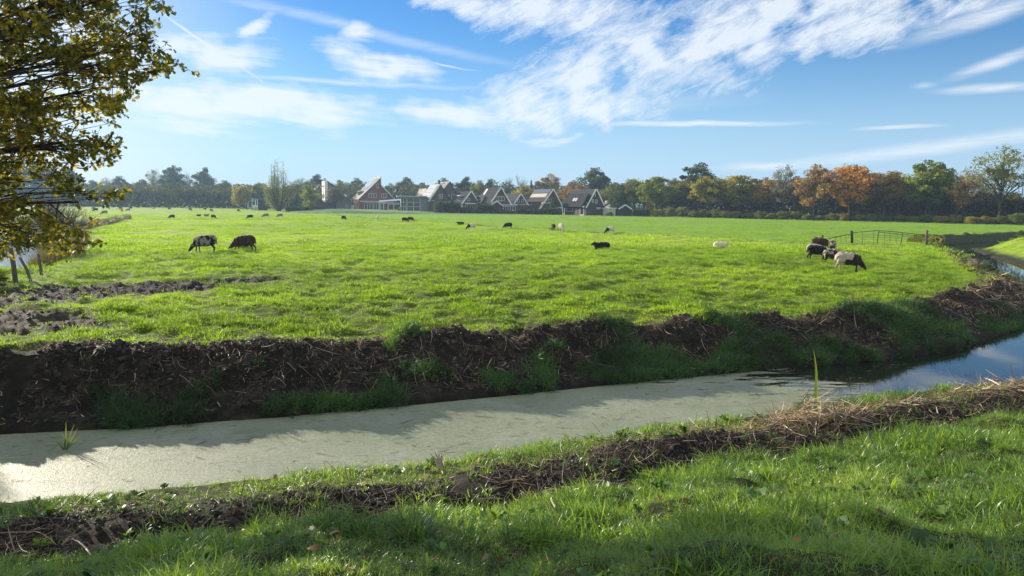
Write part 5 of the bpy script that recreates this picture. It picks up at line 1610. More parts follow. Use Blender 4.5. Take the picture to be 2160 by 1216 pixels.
class House:
    def __init__(s, name, label, cat, px0, base, yaw=22.0, back=0.0, group=None):
        s.px0, s.base = px0, base
        x, y, z = G(px0, base)
        k = (y + back) / y
        s.d = y + back
        # ground height that keeps the foot at the same line of sight
        s.x, s.y = x * k, y + back
        hor = 432 + (px0 - 1080) * 0.007
        s.z = CAM_Z - (base - hor) / F * s.d
        s.k = s.d / F; s.c = math.cos(R(yaw)); s.s = math.sin(R(yaw))
        s.e = empty(name, (s.x, s.y, s.z), R(yaw))
        tag(s.e, label, cat, group)
    def lx(s, px): return (px - s.px0) * s.k / s.c
    def lz(s, py): return (s.base - py) * s.k
    def lw(s, dpx): return dpx * s.k / s.s          # depth needed to show dpx of the side wall
    def prof(s, pts): return [(s.lx(a), s.lz(b)) for a, b in pts]
    def wall(s, pts, depth, mt, y0=0.0, name="wall"):
        """front outline in photo pixels, listed clockwise from the lower left"""
        p = s.prof(pts)[::-1]
        mb = MB(); mb.prism(p, y0, y0 + depth)
        if p[0][1] < 0.4 or True:
            pass
        return mb.build(name, mt, s.e)
    def roof(s, a, b, depth, mt, y0=0.0, over=0.35, th=0.18, name="roof", barge=True, ext=(0.0, 0.0)):
        """one roof plane between outline pixels a (eave) and b (ridge)"""
        (ax, az), (bx, bz) = s.prof([a, b])
        d = Vector((bx - ax, 0, bz - az)).normalized()
        n = Vector((-d.z, 0, d.x))
        if n.z < 0: n = -n
        A = Vector((ax, 0, az)) - d * ext[0]; B = Vector((bx, 0, bz)) + d * ext[1]
        A += n * 0.02; B += n * 0.02
        mb = MB()
        ya, yb = y0 - over, y0 + depth + over
        pr = [A, B, B + n * th, A + n * th]
        v = [(q.x, yy, q.z) for yy in (ya, yb) for q in pr]
        mb.add(v, [(0, 3, 2, 1), (4, 5, 6, 7), (0, 1, 5, 4), (1, 2, 6, 5), (2, 3, 7, 6), (3, 0, 4, 7)])
        r_ = mb.build(name, mt, s.e)
        if barge:
            mb = MB()
            pr = [A - n * 0.12, B - n * 0.12, B + n * (th + 0.03), A + n * (th + 0.03)]
            v = [(q.x, yy, q.z) for yy in (ya - 0.06, ya - 0.003) for q in pr]
            mb.add(v, [(0, 3, 2, 1), (4, 5, 6, 7), (0, 1, 5, 4), (1, 2, 6, 5), (2, 3, 7, 6), (3, 0, 4, 7)])
            mb.build("barge_board", M['trim'], r_)
        s.last = (A, B, n, th, ya, yb)
        return r_
    def on_roof(s, u0, u1, v0, v1, mt, name, parent, h=0.08, frame=False):
        """a flat thing on the last roof plane: u along the ridge 0..1, v up the slope 0..1"""
        A, B, n, th, ya, yb = s.last
        p = []
        for hh in (th + 0.01, th + h):
            for (u, v) in ((u0, v0), (u1, v0), (u1, v1), (u0, v1)):
                q = A.lerp(B, v) + n * hh
                p.append((q.x, ya + (yb - ya) * u, q.z))
        mb = MB(); mb.add(p, [(0, 1, 2, 3), (7, 6, 5, 4), (0, 4, 5, 1), (1, 5, 6, 2), (2, 6, 7, 3), (3, 7, 4, 0)])
        o = mb.build(name, mt, parent)
        return o
    def window(s, x0, y0, x1, y1, depth0=0.0, n=1, name="window", mt='trim', rows=1):
        """front window between two photo pixels"""
        X0, X1 = s.lx(x0), s.lx(x1); Z0, Z1 = s.lz(y1), s.lz(y0)
        fw = 0.09 if X1 - X0 < 3 else 0.11
        mb = MB(); ya, yb = depth0 - 0.10, depth0 - 0.02
        mb.box(X0, X1, ya, yb, Z0, Z0 + fw); mb.box(X0, X1, ya, yb, Z1 - fw, Z1)
        for k in range(n + 1):
            c = X0 + fw / 2 + (X1 - X0 - fw) * k / n
            mb.box(c - fw / 2, c + fw / 2, ya, yb, Z0 + fw, Z1 - fw)
        for k in range(1, rows):
            c = Z0 + (Z1 - Z0) * k / rows
            for j in range(n):
                a = X0 + fw + (X1 - X0 - fw) * j / n; b = X0 + (X1 - X0 - fw) * (j + 1) / n
                mb.box(a, b, ya + 0.01, yb - 0.01, c - fw / 2.5, c + fw / 2.5)
        f = mb.build(name, M[mt], s.e)
        mb = MB(); mb.box(X0 + 0.03, X1 - 0.03, depth0 - 0.06, depth0 - 0.025, Z0 + 0.03, Z1 - 0.03)
        mb.build("pane", M['window_glass'], f)
        return f
    def box(s, x0, y0, x1, y1, ya, yb, mt, name, parent=None):
        mb = MB(); mb.box(s.lx(x0), s.lx(x1), ya, yb, s.lz(y1), s.lz(y0))
        return mb.build(name, mt, parent or s.e)
    def side_window(s, u, w_, z0, z1, x=0.0, name="window"):
        """window in the left wall; u metres back from the corner"""
        mb = MB(); fw = 0.09
        mb.box(x - 0.10, x - 0.02, u, u + w_, z0, z0 + fw); mb.box(x - 0.10, x - 0.02, u, u + w_, z1 - fw, z1)
        mb.box(x - 0.10, x - 0.02, u, u + fw, z0 + fw, z1 - fw); mb.box(x - 0.10, x - 0.02, u + w_ - fw, u + w_, z0 + fw, z1 - fw)
        f = mb.build(name, M['trim'], s.e)
        mb = MB(); mb.box(x - 0.06, x - 0.025, u + 0.03, u + w_ - 0.03, z0 + 0.03, z1 - 0.03); mb.build("pane", M['window_glass'], f)
    def dormer(s, roof, u, w_, v, hgt, dep, mt, n=2):
        """box dormer on the last roof plane (left facing)"""
        A, B, nn, th, ya, yb = s.last
        q = A.lerp(B, v) + nn * th
        y0 = ya + (yb - ya) * u
        mb = MB(); mb.box(q.x, q.x + dep, y0, y0 + w_, q.z - 0.15, q.z + hgt)
        o = mb.build("dormer", mt, roof)
        mb = MB(); mb.box(q.x - 0.15, q.x + dep + 0.05, y0 - 0.12, y0 + w_ + 0.12, q.z + hgt + 0.003, q.z + hgt + 0.13)
        mb.build("flat_roof", M['trim'], o)
        mb = MB()
        mb.box(q.x - 0.05, q.x - 0.004, y0 + 0.15, y0 + w_ - 0.15, q.z + 0.15, q.z + hgt - 0.12)
        mb.build("pane", M['window_glass'], o)
        return o

# H1: grey slanting gable with the tall white front
h = House("tower_house", "grey slanting gable house with a tall white panelled front, left of the village", "house", 692, 442, 24, 6)
h.wall([(692, 444), (692, 384), (737, 426), (737, 444)], 9, M['wall_grey'])
h.roof((737, 426), (692, 384), 9, M['roof_dark'], barge=False)
T_ = h.lw(12.5); zt, zb = h.lz(383), h.lz(423)
def tb(x0, x1, a, b, ya_, yb_, mt, nm):
    mb = MB(); mb.box(x0, x1, a * T_, b * T_, h.lz(yb_), h.lz(ya_)); return mb.build(nm, mt, h.e)
tb(-1.0, -0.003, 0.0, 1.0, 383, 423, M['wall_white'], "white_panel")
tb(-1.08, -1.003, 0.42, 0.56, 384, 421.5, M['brick_brown'], "panel_strip")
tb(-1.16, -1.083, 0.18, 0.80, 392.5, 395, M['timber_dark'], "window_band")
for a_, b_ in ((0.14, 0.38), (0.60, 0.84)):
    f_ = tb(-1.10, -1.003, a_, b_, 410.5, 417.5, M['timber_dark'], "window")
tb(-0.7, -0.3, 0.4, 0.55, 377, 382.8, M['wall_grey'], "chimney")
h.window(726, 433, 731, 437, 0, 1)
h.roof((727, 415.5), (722, 411), 1.5, M['roof_dark'], name="skylight_frame", barge=True, th=0.4)
h = House("garden_shed", "long blue black timber shed between the willow and the slanting gable", "shed", 677, 442, 4, 4)
h.wall([(677, 443), (677, 428.5), (704, 428.5), (704, 443)], 3, M['timber_blue'])
h.box(676.5, 427.4, 704.5, 428.4, -0.2, 3.2, M['timber_dark'], "roof")

# H0: dark roofed house at the back left
h = House("brick_house", "brown roofed house with two skylights partly hidden by the green bushy tree", "house", 660, 441, 22, 16)
h.wall([(660, 443), (660, 412), (673, 391), (686, 413), (686, 443)], h.lw(16), M['brick_dark'])
h.roof((686, 413), (673, 391), h.lw(16), M['roof_brown'], ext=(0.3, 0))
r_ = h.roof((660, 412), (673, 391), h.lw(16), M['roof_brown'], ext=(0.6, 0))
h.on_roof(0.25, 0.36, 0.35, 0.7, M['trim'], "skylight", r_); h.on_roof(0.5, 0.6, 0.35, 0.7, M['trim'], "skylight", r_)
h.box(661, 408, 672, 420, -1.2, -0.02, M['wall_cream'], "bay")
h.window(663, 410, 671, 417, -1.2, 3)

# H2: big sloping roof
h = House("brick_house", "red brick house with a tall one sided sloping roof and four long panels", "house", 759, 442, 24, 0)
D_ = h.lw(27)
h.wall([(759, 443), (759, 418.5), (801, 374.5), (801.2, 392), (827, 420), (827, 443)], D_, M['brick_red'])
h.box(757.2, 421, 758.8, 443, 0.0, D_, M['brick_orange'], "sunlit_side_wall")  # skin over the red brick; sunlight on this side put into its brighter colour
h.roof((827, 420), (801.5, 392), D_, M['roof_grey'], ext=(0.3, 0.0))
r_ = h.roof((759, 418.5), (801, 374.5), D_, M['roof_pale_glare'], ext=(0.8, 0.25), barge=False)
mbx = h.roof((759, 418.5), (801, 374.5), 0.25, M['trim'], y0=-0.5, over=0.0, name="barge_board", barge=False, ext=(0.8, 0.25), th=0.24)
h.last = None
A_ = h.roof((759, 418.5), (801, 374.5), D_ - 0.02, M['roof_pale_glare'], ext=(0.7, 0.1), barge=False, over=0.2, th=0.1, name="roof_battens")
for k in range(4):
    h.on_roof(0.16, 0.80, 0.40 + k * 0.138, 0.40 + k * 0.138 + 0.125, M['panel'], "solar_panel", r_, 0.22)
dm = h.dormer(r_, 0.28, 2.6, 0.17, 1.4, 2.4, M['wall_grey'])
h.side_window(0.8, 1.6, 0.1, 2.2, h.lx(757.2)); h.side_window(5.0, 1.4, 0.9, 2.2, h.lx(757.2)); h.side_window(3.2, 1.0, 0.0, 2.2, h.lx(757.2), "door")
h.window(776.5, 408, 792, 417.5, 0, 3); h.window(801.5, 408.5, 812, 417.5, 0, 3); h.window(791.5, 388, 796.5, 397.5, 0, 1)
h.window(768, 427, 784, 442, 0, 3, "patio_door"); h.window(786, 427, 800, 442, 0, 3, "patio_door"); h.window(803, 427, 813, 442, 0, 2, "patio_door")
h.box(759, 424.3, 801, 425.6, -0.25, -0.02, M['trim'], "lintel")
h.box(740, 433, 745, 443, -3.0, -2.0, M['stone_pale'], "garden_wall")
h.wall([(716, 443), (735, 421), (735, 443)], 2.5, M['brick_red'], y0=D_ * 0.9, name="lean_to")

# H3
h = House("brick_house", "small gabled house with grey boards and white edges behind the glass extension", "house", 838, 443, 22, 18)
D_ = h.lw(30)
h.wall([(838, 444), (838, 422), (854, 397), (870, 424), (870, 444)], D_, M['brick_brown'])
h.box(849, 404, 860.5, 416, -0.12, -0.02, M['wall_grey'], "boards")
h.roof((870, 424), (854, 397), D_, M['roof_dark'], ext=(0.3, 0))
r_ = h.roof((838, 422), (854, 397), D_, M['roof_dark'], ext=(0.6, 0))
h.on_roof(0.78, 0.97, 0.1, 0.97, M['roof_pale_glare'], "pale_glare_tiles", r_, 0.05)
h.window(852, 403.5, 856.5, 408, -0.12, 1)

# H4 veranda
h = House("garden_veranda", "white framed garden veranda with a slanting glass roof", "veranda", 800, 445, 6, 0)
for p_ in (800.8, 809, 818.5, 830):
    h.box(p_ - 0.6, 429, p_ + 0.6, 445, 0, 0.22, M['trim'], "post")
h.box(799.5, 427.6, 845, 429, -0.1, 0.3, M['trim'], "beam")
h.box(819, 430.5, 845, 431.6, 0.31, 0.5, M['trim'], "beam")
mb = MB(); a_, b_ = h.prof([(799, 427.5), (846, 423.5)])
mb.add([(a_[0], -0.3, a_[1] + .05), (b_[0], -0.3, b_[1]), (b_[0], 3.5, b_[1] + .5), (a_[0], 3.5, a_[1] + .5), (a_[0], -0.3, a_[1] + .17), (b_[0], -0.3, b_[1] + .12), (b_[0], 3.5, b_[1] + .62), (a_[0], 3.5, a_[1] + .62)],
       [(0, 1, 5, 4), (1, 2, 6, 5), (2, 3, 7, 6), (3, 0, 4, 7), (4, 5, 6, 7), (3, 2, 1, 0)])
mb.build("roof", M['steel'], h.e)
h.box(803, 431, 816, 444.6, 2.2, 2.6, M['window_glass'], "back_window")

# H5 glass extension
h = House("glass_extension", "modern flat roofed grey box with a grid of white framed glass", "house", 857.5, 446, 10, -2)
h.wall([(857.5, 447), (857.5, 416.5), (898, 416.5), (898, 447)], 7, M['wall_slate'])
h.box(838, 413.4, 899, 416.2, -1.0, 7.4, M['stone_pale'], "roof")
h.window(858.3, 417.5, 885.5, 445.5, 0, 2, rows=3)
h.box(846, 416.6, 857.2, 446, 1.0, 6.8, M['wall_slate'], "corner_wall")
h.window(846.3, 417.5, 857, 445.5, 1.0, 2, rows=3)
h.box(898.2, 424.5, 914, 446, 0.6, 6.0, M['wall_slate'], "low_wing")
h.box(896, 422.6, 916, 424.3, 0.2, 6.4, M['stone_pale'], "wing_roof")

# H7, H6
h = House("brick_house", "rear brick gable with a striped pale roof and a chimney", "house", 934, 446, 24, 14)
D_ = h.lw(30)
h.wall([(934, 447), (934, 402), (948, 384.5), (966, 418), (966, 447)], D_, M['brick_brown'])
h.roof((966, 418), (948, 384.5), D_, M['roof_dark'], ext=(0.3, 0), barge=False)
r_ = h.roof((934, 402), (948, 384.5), D_, M['roof_pale_glare'], ext=(0.3, 0), barge=False)
for k in range(4): h.on_roof(0.05, 0.95, 0.12 + k * 0.22, 0.24 + k * 0.22, M['panel'], "solar_panel", r_, 0.15)
h.window(951.5, 411, 958.5, 420.5, 0, 1)
h.box(936, 380, 939.5, 402, 5, 6, M['brick_dark'], "chimney")
h = House("brick_house", "front brick gable whose pale roof is covered in light solar panels", "house", 905, 447, 24, 4)
D_ = h.lw(24)
h.wall([(905, 448), (905, 424), (927, 390), (952, 430), (952, 448)], D_, M['brick_brown'])
h.roof((952, 430), (927, 390), D_, M['roof_dark'], ext=(0.3, 0), barge=False)
r_ = h.roof((905, 424), (927, 390), D_, M['roof_pale_glare'], ext=(0.3, 0))
for k in range(4):
    for j in range(3): h.on_roof(0.08 + j * 0.29, 0.35 + j * 0.29, 0.10 + k * 0.21, 0.295 + k * 0.21, M['panel'], "solar_panel", r_, 0.13)
h.window(925, 409.5, 932, 419.5, 0, 2, rows=2); h.window(943, 411, 945.5, 415, 0, 1)
h = House("brick_house", "pale roofed gable tucked between the glass extension and the solar panel roof", "house", 893, 446, 24, 20)
h.wall([(893, 447), (893, 416), (901, 399), (912, 416), (912, 447)], h.lw(20), M['brick_brown'])
h.roof((912, 416), (901, 399), h.lw(20), M['roof_dark'], ext=(0.3, 0), barge=False); h.roof((893, 416), (901, 399), h.lw(20), M['roof_pale_glare'], ext=(1.2, 0), barge=False)

# H8
h = House("brick_house", "small dark roofed house with a white edged gable left of the large dark hedge", "house", 976, 450, 24, 8)
D_ = h.lw(30)
h.wall([(976, 451), (976, 428), (993, 404.5), (1006, 425), (1006, 451)], D_, M['brick_brown'])
h.roof((1006, 425), (993, 404.5), D_, M['roof_dark'], ext=(0.3, 0)); r_ = h.roof((976, 428), (993, 404.5), D_, M['roof_dark'], ext=(0.5, 0))
h.dormer(r_, 0.3, 2.0, 0.25, 1.3, 1.6, M['wall_grey'])
h.window(986, 418, 991, 424.5, 0, 1); h.box(980, 428.4, 998, 430.8, -1.8, -0.02, M['trim'], "awning"); h.window(981, 433, 996, 448, 0, 3, "patio_door")

# H9
h = House("brick_house", "large dark roofed house with a triple window and white edged gable", "house", 1038, 451, 22, 4)
D_ = h.lw(34)
h.wall([(1038, 452), (1038, 424), (1055.5, 396), (1078, 434), (1078, 452)], D_, M['brick_brown'])
h.roof((1078, 434), (1055.5, 396), D_, M['roof_dark'], ext=(0.2, 0)); r_ = h.roof((1038, 424), (1055.5, 396), D_, M['roof_dark'], ext=(0.9, 0))
h.on_roof(0.72, 0.80, 0.55, 0.9, M['trim'], "skylight", r_)
h.dormer(r_, 0.62, 4.2, 0.02, 1.8, 2.2, M['wall_cream'], 3)
h.window(1045.5, 415, 1063, 424, 0, 3)
h.box(1065, 402, 1067.6, 412, 3, 4, M['brick_dark'], "chimney")
h.wall([(1052, 453), (1052, 433.6), (1080, 433.6), (1080, 453)], 2.2, M['brick_brown'], y0=-2.6, name="conservatory")
h.box(1049, 431.6, 1082, 433.4, -3.0, -0.1, M['trim'], "conservatory_roof")
h.window(1053, 435, 1079, 444, -2.6, 5, "conservatory_window")
# porch gable
h.wall([(1031, 452), (1031, 430), (1041, 425), (1051.5, 434), (1051.5, 452)], 2.2, M['brick_brown'], y0=-2.3, name="porch")
h.roof((1051.5, 434), (1041, 425.5), 2.2, M['roof_dark'], y0=-2.3, ext=(0.3, 0), name="porch_roof"); h.roof((1031, 431), (1041, 425.5), 2.2, M['roof_dark'], y0=-2.3, ext=(0.3, 0), name="porch_roof")

# H10
h = House("brick_house", "small gable with twin windows and white edges between two larger houses", "house", 1083, 451, 22, 8)
D_ = h.lw(28)
h.wall([(1083, 452), (1083, 431), (1098, 410), (1113, 433), (1113, 452)], D_, M['brick_brown'])
h.roof((1113, 433), (1098, 410), D_, M['roof_grey'], ext=(0.3, 0)); r_ = h.roof((1083, 431), (1098, 410), D_, M['roof_grey'], ext=(0.3, 0))
h.window(1091, 421, 1095.5, 427.5, 0, 1); h.window(1100, 421, 1104.5, 427.5, 0, 1)
h.box(1095, 432.2, 1113, 438, -0.5, -0.02, M['brick_orange'], "low_wall"); h.box(1079, 430.6, 1089, 432.3, -1.5, -0.02, M['trim'], "porch_roof")
h.box(1094, 431, 1125, 432.1, -1.0, 0.0, M['trim'], "eaves_board")
h = House("garden_parasol", "folded dark garden canopy beside the hedge under the twin windowed gable", "canopy", 1088, 449, 0, -2)
mb = MB(); a_ = h.prof([(1088, 440), (1098, 437.5), (1107, 441)])
mb.prism([(a_[0][0], a_[0][1]), (a_[2][0], a_[2][1]), (a_[1][0], a_[1][1])], 0, 2); mb.build("canopy", M['timber_dark'], h.e)
h.box(1090, 440.5, 1091, 452, 0.2, 0.4, M['darkpost'], "pole"); h.box(1104, 441.2, 1105, 452, 0.2, 0.4, M['darkpost'], "pole")

# H11
h = House("brick_house", "brick house whose steep roof carries a band of blue solar panels", "house", 1143, 452, 22, 6)
D_ = h.lw(33)
h.wall([(1143, 453), (1143, 434), (1166, 400), (1186, 436), (1186, 453)], D_, M['brick_brown'])
h.roof((1186, 436), (1166, 400), D_, M['roof_brown'], ext=(0.3, 0)); r_ = h.roof((1143, 434), (1166, 400), D_, M['roof_brown'], ext=(1.5, 0))
h.on_roof(0.03, 0.97, 0.80, 0.985, M['panel_blue'], "solar_panel", r_, 0.15); h.on_roof(0.1, 0.98, 0.60, 0.78, M['roof_pale_glare'], "pale_band", r_, 0.06)
h.window(1157, 420, 1163, 427, 0, 1); h.box(1142, 428, 1158, 429.3, -0.8, -0.02, M['trim'], "balcony_edge"); h.box(1178, 437, 1194, 439.5, -0.5, 1.0, M['trim'], "gutter")

# H12
h = House("brick_house", "steep dark gable house with two skylights and a wide dark roof", "house", 1236, 455, 22, 0)
D_ = h.lw(40)
h.wall([(1236, 456), (1236, 437), (1256.5, 400), (1276, 438), (1276, 456)], D_, M['brick_dark'])
h.roof((1276, 438), (1256.5, 400), D_, M['roof_grey'], ext=(0.3, 0)); r_ = h.roof((1236, 437), (1256.5, 400), D_, M['roof_grey'], ext=(0.3, 0))
r2 = h.roof((1232, 437.6), (1246, 411), D_ * 0.80, M['roof_dark'], ext=(0.2, 0), y0=0.8, name="lower_roof", barge=False, th=0.5)
h.on_roof(0.40, 0.48, 0.42, 0.66, M['panel'], "skylight", r2, 0.12); h.on_roof(0.52, 0.60, 0.42, 0.66, M['panel'], "skylight", r2, 0.12)
h.window(1248.5, 421.5, 1252.5, 428, 0, 1); h.window(1256.5, 421.5, 1260.5, 429.5, 0, 1); h.box(1255.2, 409, 1256.0, 415, -0.12, -0.02, M['trim'], "anchor")
h.window(1259, 438, 1267, 441, 0, 2)
for (u, w_, z0, z1) in ((1.0, 2.0, 0.1, 2.2), (7, 3.4, 0.9, 2.0), (11.5, 1.2, 0.2, 2.1)): h.side_window(u, w_, z0, z1, 0.0)
mb = MB(); mb.box(-0.75, -0.55, -0.2, D_, h.lz(437.6), h.lz(435.9)); mb.build("gutter", M['trim'], h.e)

# H13 garage
h = House("garage", "low garage with a cream end wall and a dark plank wall beside it", "garage", 1298, 455.5, 10, -2)
h.wall([(1298, 457), (1298, 441), (1333, 441), (1333, 457)], 6, M['timber_dark'])
h.box(1282.5, 440.6, 1297.8, 457, -0.1, 5, M['wall_cream'], "cream_wall")
h.box(1280, 438.8, 1299, 440.4, -0.6, 5.4, M['trim'], "flat_roof")
h.wall([(1306, 440.8), (1318, 433.6), (1330, 440.8)], 5, M['timber_dark'], y0=0.2, name="gable")
h.roof((1330, 440.6), (1318, 433), 5.4, M['roof_grey'], ext=(0.25, 0)); h.roof((1306, 440.6), (1318, 433), 5.4, M['roof_grey'], ext=(0.25, 0))
h.roof((1281, 438.2), (1292, 432.6), 3.4, M['roof_grey'], y0=2.2, name="rear_roof", barge=True)
# H14, H15
h = House("cottage", "small blue roofed cottage with white gable edges among the oak trunks", "house", 1573, 458, 20, 34)
h.wall([(1573, 459), (1573, 445), (1580, 437), (1588, 445), (1588, 459)], h.lw(12) * 1.0, M['brick_dark'])
h.roof((1588, 445), (1580, 437), 8, M['roof_grey'], ext=(0.3, 0)); h.roof((1573, 445), (1580, 437), 8, M['roof_grey'], ext=(0.3, 0))
h.wall([(1588.5, 459), (1588.5, 447), (1606, 447), (1606, 459)], 5, M['brick_dark'], y0=1.5, name="wing")
h.box(1588, 438.5, 1607, 446.8, 1.2, 1.6, M['panel_blue'], "wing_roof")
h = House("barn", "pale ochre gable end peeping over the garage roof", "barn", 1296, 455, 20, 30)
h.wall([(1296, 456), (1296, 424), (1303, 434), (1303, 456)], 6, M['wall_cream'])
h.wall([(1303.2, 456), (1303.2, 430), (1330, 430), (1330, 456)], 6, M['roof_brown'], name="roof")

# playground
h = House("play_tower", "blue grey play tower with a slide house roof beside the willow", "play tower", 521, 443, 0, 0)
h.box(521.5, 428, 525, 438, 0, 0.3, M['steel'], "panel"); h.box(530.5, 427, 532, 438, 0, 0.3, M['steel'], "panel")
h.box(521.5, 437.2, 532, 438.6, -0.1, 1.8, M['steel'], "deck"); h.box(522, 438.7, 523, 443.6, 0, 0.2, M['post'], "leg"); h.box(530.4, 438.7, 531.6, 443.6, 0, 0.2, M['post'], "leg")
mb = MB(); a_ = h.prof([(529.5, 425.5), (534.5, 425.5), (532.5, 418)])
mb.prism([a_[0], a_[1], a_[2]], 0, 1.2); mb.build("pointed_roof", M['steel'], h.e)
h.box(531.8, 425.6, 533, 443.6, 0.3, 0.5, M['steel'], "leg")
h = House("play_hut", "dark hut with pale posts and a picket balcony on the playground", "hut", 540, 444, -14, 0)
h.wall([(546, 444.5), (546, 420.5), (552, 421), (560, 434), (556, 444.5)], 2.2, M['timber_blue'])
h.box(539.2, 419.4, 546.2, 421.6, -0.5, 2.2, M['steel'], "roof"); h.box(540, 421.7, 541.0, 433, -0.4, -0.2, M['trim'], "post"); h.box(544.7, 421.7, 545.8, 444.4, -0.4, -0.2, M['trim'], "post")
h.box(534.5, 433, 545.6, 434, -0.6, -0.42, M['trim'], "handrail")
for k in range(5): h.box(535 + k * 2.3, 434.1, 535.9 + k * 2.3, 438, -0.58, -0.44, M['trim'], "picket")
h.box(534.5, 438.2, 544.5, 444.4, -0.5, 0.8, M['stone_pale'], "plinth")
h = House("swing_frame", "thin A shaped swing frame left of the play tower", "swing", 511, 443, 0, 0)
mb = MB(); P3 = lambda a, b, y: (h.lx(a), y, h.lz(b))
for y_ in (0, 2.0):
    mb.tube([P3(511, 443, y_), P3(515.5, 426, y_)], 0.06, 5); mb.tube([P3(520, 443, y_), P3(515.5, 426, y_)], 0.06, 5); mb.tube([P3(513, 436, y_), P3(518, 436, y_)], 0.05, 5)
mb.build("frame", M['post'], h.e)
mb = MB(); mb.tube([P3(515.5, 426, -0.2), P3(515.5, 426, 2.2)], 0.06, 5); mb.build("crossbar", M['post'], h.e)
def goal(px0, px1, base, top, label, name="football_goal"):
    h = House(name, label, "goal", px0, base, 0, -4, "football goals" if name == "football_goal" else None)
    k = 0.07
    for a in (px0, px1):
        mb = MB(); mb.tube([(h.lx(a), 0, 0), (h.lx(a), 0, h.lz(top))], k, 6); mb.build("goal_post", M['trim'], h.e)
    mb = MB(); mb.tube([(h.lx(px0), 0, h.lz(top)), (h.lx(px1), 0, h.lz(top))], k, 6); mb.build("crossbar", M['trim'], h.e)
goal(395, 410, 435.5, 426.5, "left one of the two faint white goals under the high trees")
goal(422, 433, 436, 426.8, "right one of the two faint white goals under the high trees")
goal(594, 601, 448, 444, "tiny white frame at the foot of the willow clump", "small_frame")
h = House("field_light", "thin tall pole standing at the far edge behind the flock", "pole", 340.5, 435, 0, 0)
mb = MB(); mb.tube([(0, 0, 0), (0, 0, h.lz(419))], 0.09, 6); mb.build("pole", M['steel'], h.e)

# garden bank under the left houses and the gardens
def garden_bank():
    xs = np.linspace(612, 1190, 80); v = []; f = []
    for i, px in enumerate(xs):
        bb = np.interp(px, [612, 700, 845, 1000, 1190], [449, 450.8, 452.2, 452.6, 454.2])
        x, y, z = G(px, bb)
        hgt = np.interp(px, [612, 660, 720, 850, 930, 1190], [0.1, 0.5, 0.75, 0.5, 0.1, 0.05]) * 0.8
        v += [(x, y - 0.5, z - 0.3), (x, y, z + 0.05), (x * 1.01, y + 2.2, z + hgt), (x * 1.06, y * 1.06, z + hgt + 0.1), (x * 1.3, y * 1.3, z + hgt + 0.2)]
    for i in range(len(xs) - 1):
        for k in range(4):
            a = 5 * i + k
            f.append((a, a + 5, a + 6, a + 1))
    me = bpy.data.meshes.new("garden_bank"); me.from_pydata(v, [], f); me.update()
    o = obj("garden_lawn", me, plain("lawn", (0.07, 0.14, 0.03), 0.9, 0.4, 0.4))
    tag(o, kind='structure')
garden_bank()

# ------------------------------------------------------------------ sheep
def fuse(parts, name, voxel=0.022, smooth=4):
    """join overlapping forms into one continuous skin"""
    bm = bmesh.new()
    for kind, a in parts:
        if kind == 'e':
            c, r_, rot = a
            mtx = Matrix.Translation(c) @ Euler(rot).to_matrix().to_4x4() @ Matrix.Diagonal((*r_, 1))
            bmesh.ops.create_uvsphere(bm, u_segments=24, v_segments=16, radius=1, matrix=mtx)
        else:
            pts, rr_ = a
            for (p, q, r0, r1) in zip(pts[:-1], pts[1:], rr_[:-1], rr_[1:]):
                p, q = Vector(p), Vector(q); dd = q - p
                mtx = Matrix.Translation((p + q) / 2) @ dd.to_track_quat('Z', 'Y').to_matrix().to_4x4()
                bmesh.ops.create_cone(bm, cap_ends=True, segments=12, radius1=r0, radius2=r1, depth=dd.length, matrix=mtx)
                bmesh.ops.create_uvsphere(bm, u_segments=12, v_segments=8, radius=r1, matrix=Matrix.Translation(q))
            bmesh.ops.create_uvsphere(bm, u_segments=12, v_segments=8, radius=rr_[0], matrix=Matrix.Translation(pts[0]))
    me = bpy.data.meshes.new(name); bm.to_mesh(me); bm.free()
    o = bpy.data.objects.new(name, me); COL.objects.link(o)
    md = o.modifiers.new("r", 'REMESH'); md.mode = 'VOXEL'; md.voxel_size = voxel
    ms = o.modifiers.new("s", 'SMOOTH'); ms.iterations = smooth; ms.factor = 0.5
    dg = bpy.context.evaluated_depsgraph_get()
    out = bpy.data.meshes.new_from_object(o.evaluated_get(dg))
    out.name = name
    bpy.data.objects.remove(o)
    n = len(out.vertices); co = np.empty(n * 3, np.float32); out.vertices.foreach_get('co', co); co = co.reshape(-1, 3)
    no = np.empty(n * 3, np.float32); out.vertices.foreach_get('normal', no); no = no.reshape(-1, 3)
    w_ = (vnoise(co[:, 0] * 14 + 9, co[:, 2] * 14 + co[:, 1] * 9) - 0.5) * 0.055 * ss(0.26, 0.40, co[:, 2])
    co += no * w_[:, None]
    out.vertices.foreach_set('co', co.ravel())
    out.polygons.foreach_set('use_smooth', np.ones(len(out.polygons), dtype=bool))
    out.update()
    return out
def legs(front, hind, spread=0.11, lift=0.0):
    L_ = []
    for sy, dx in ((1, front[0]), (-1, front[1])):
        L_.append(('t', ([(0.36, sy * spread, 0.42), (0.37 + dx * 0.5, sy * spread, 0.24), (0.36 + dx, sy * spread, 0.03), (0.385 + dx, sy * spread, 0.01)], [0.075, 0.038, 0.026, 0.032])))
    for sy, dx in ((1, hind[0]), (-1, hind[1])):
        L_.append(('t', ([(-0.36, sy * spread, 0.44), (-0.30 + dx * 0.3, sy * spread, 0.32), (-0.42 + dx, sy * spread, 0.20), (-0.39 + dx, sy * spread, 0.03), (-0.365 + dx, sy * spread, 0.01)], [0.12, 0.062, 0.032, 0.025, 0.032])))
    return L_
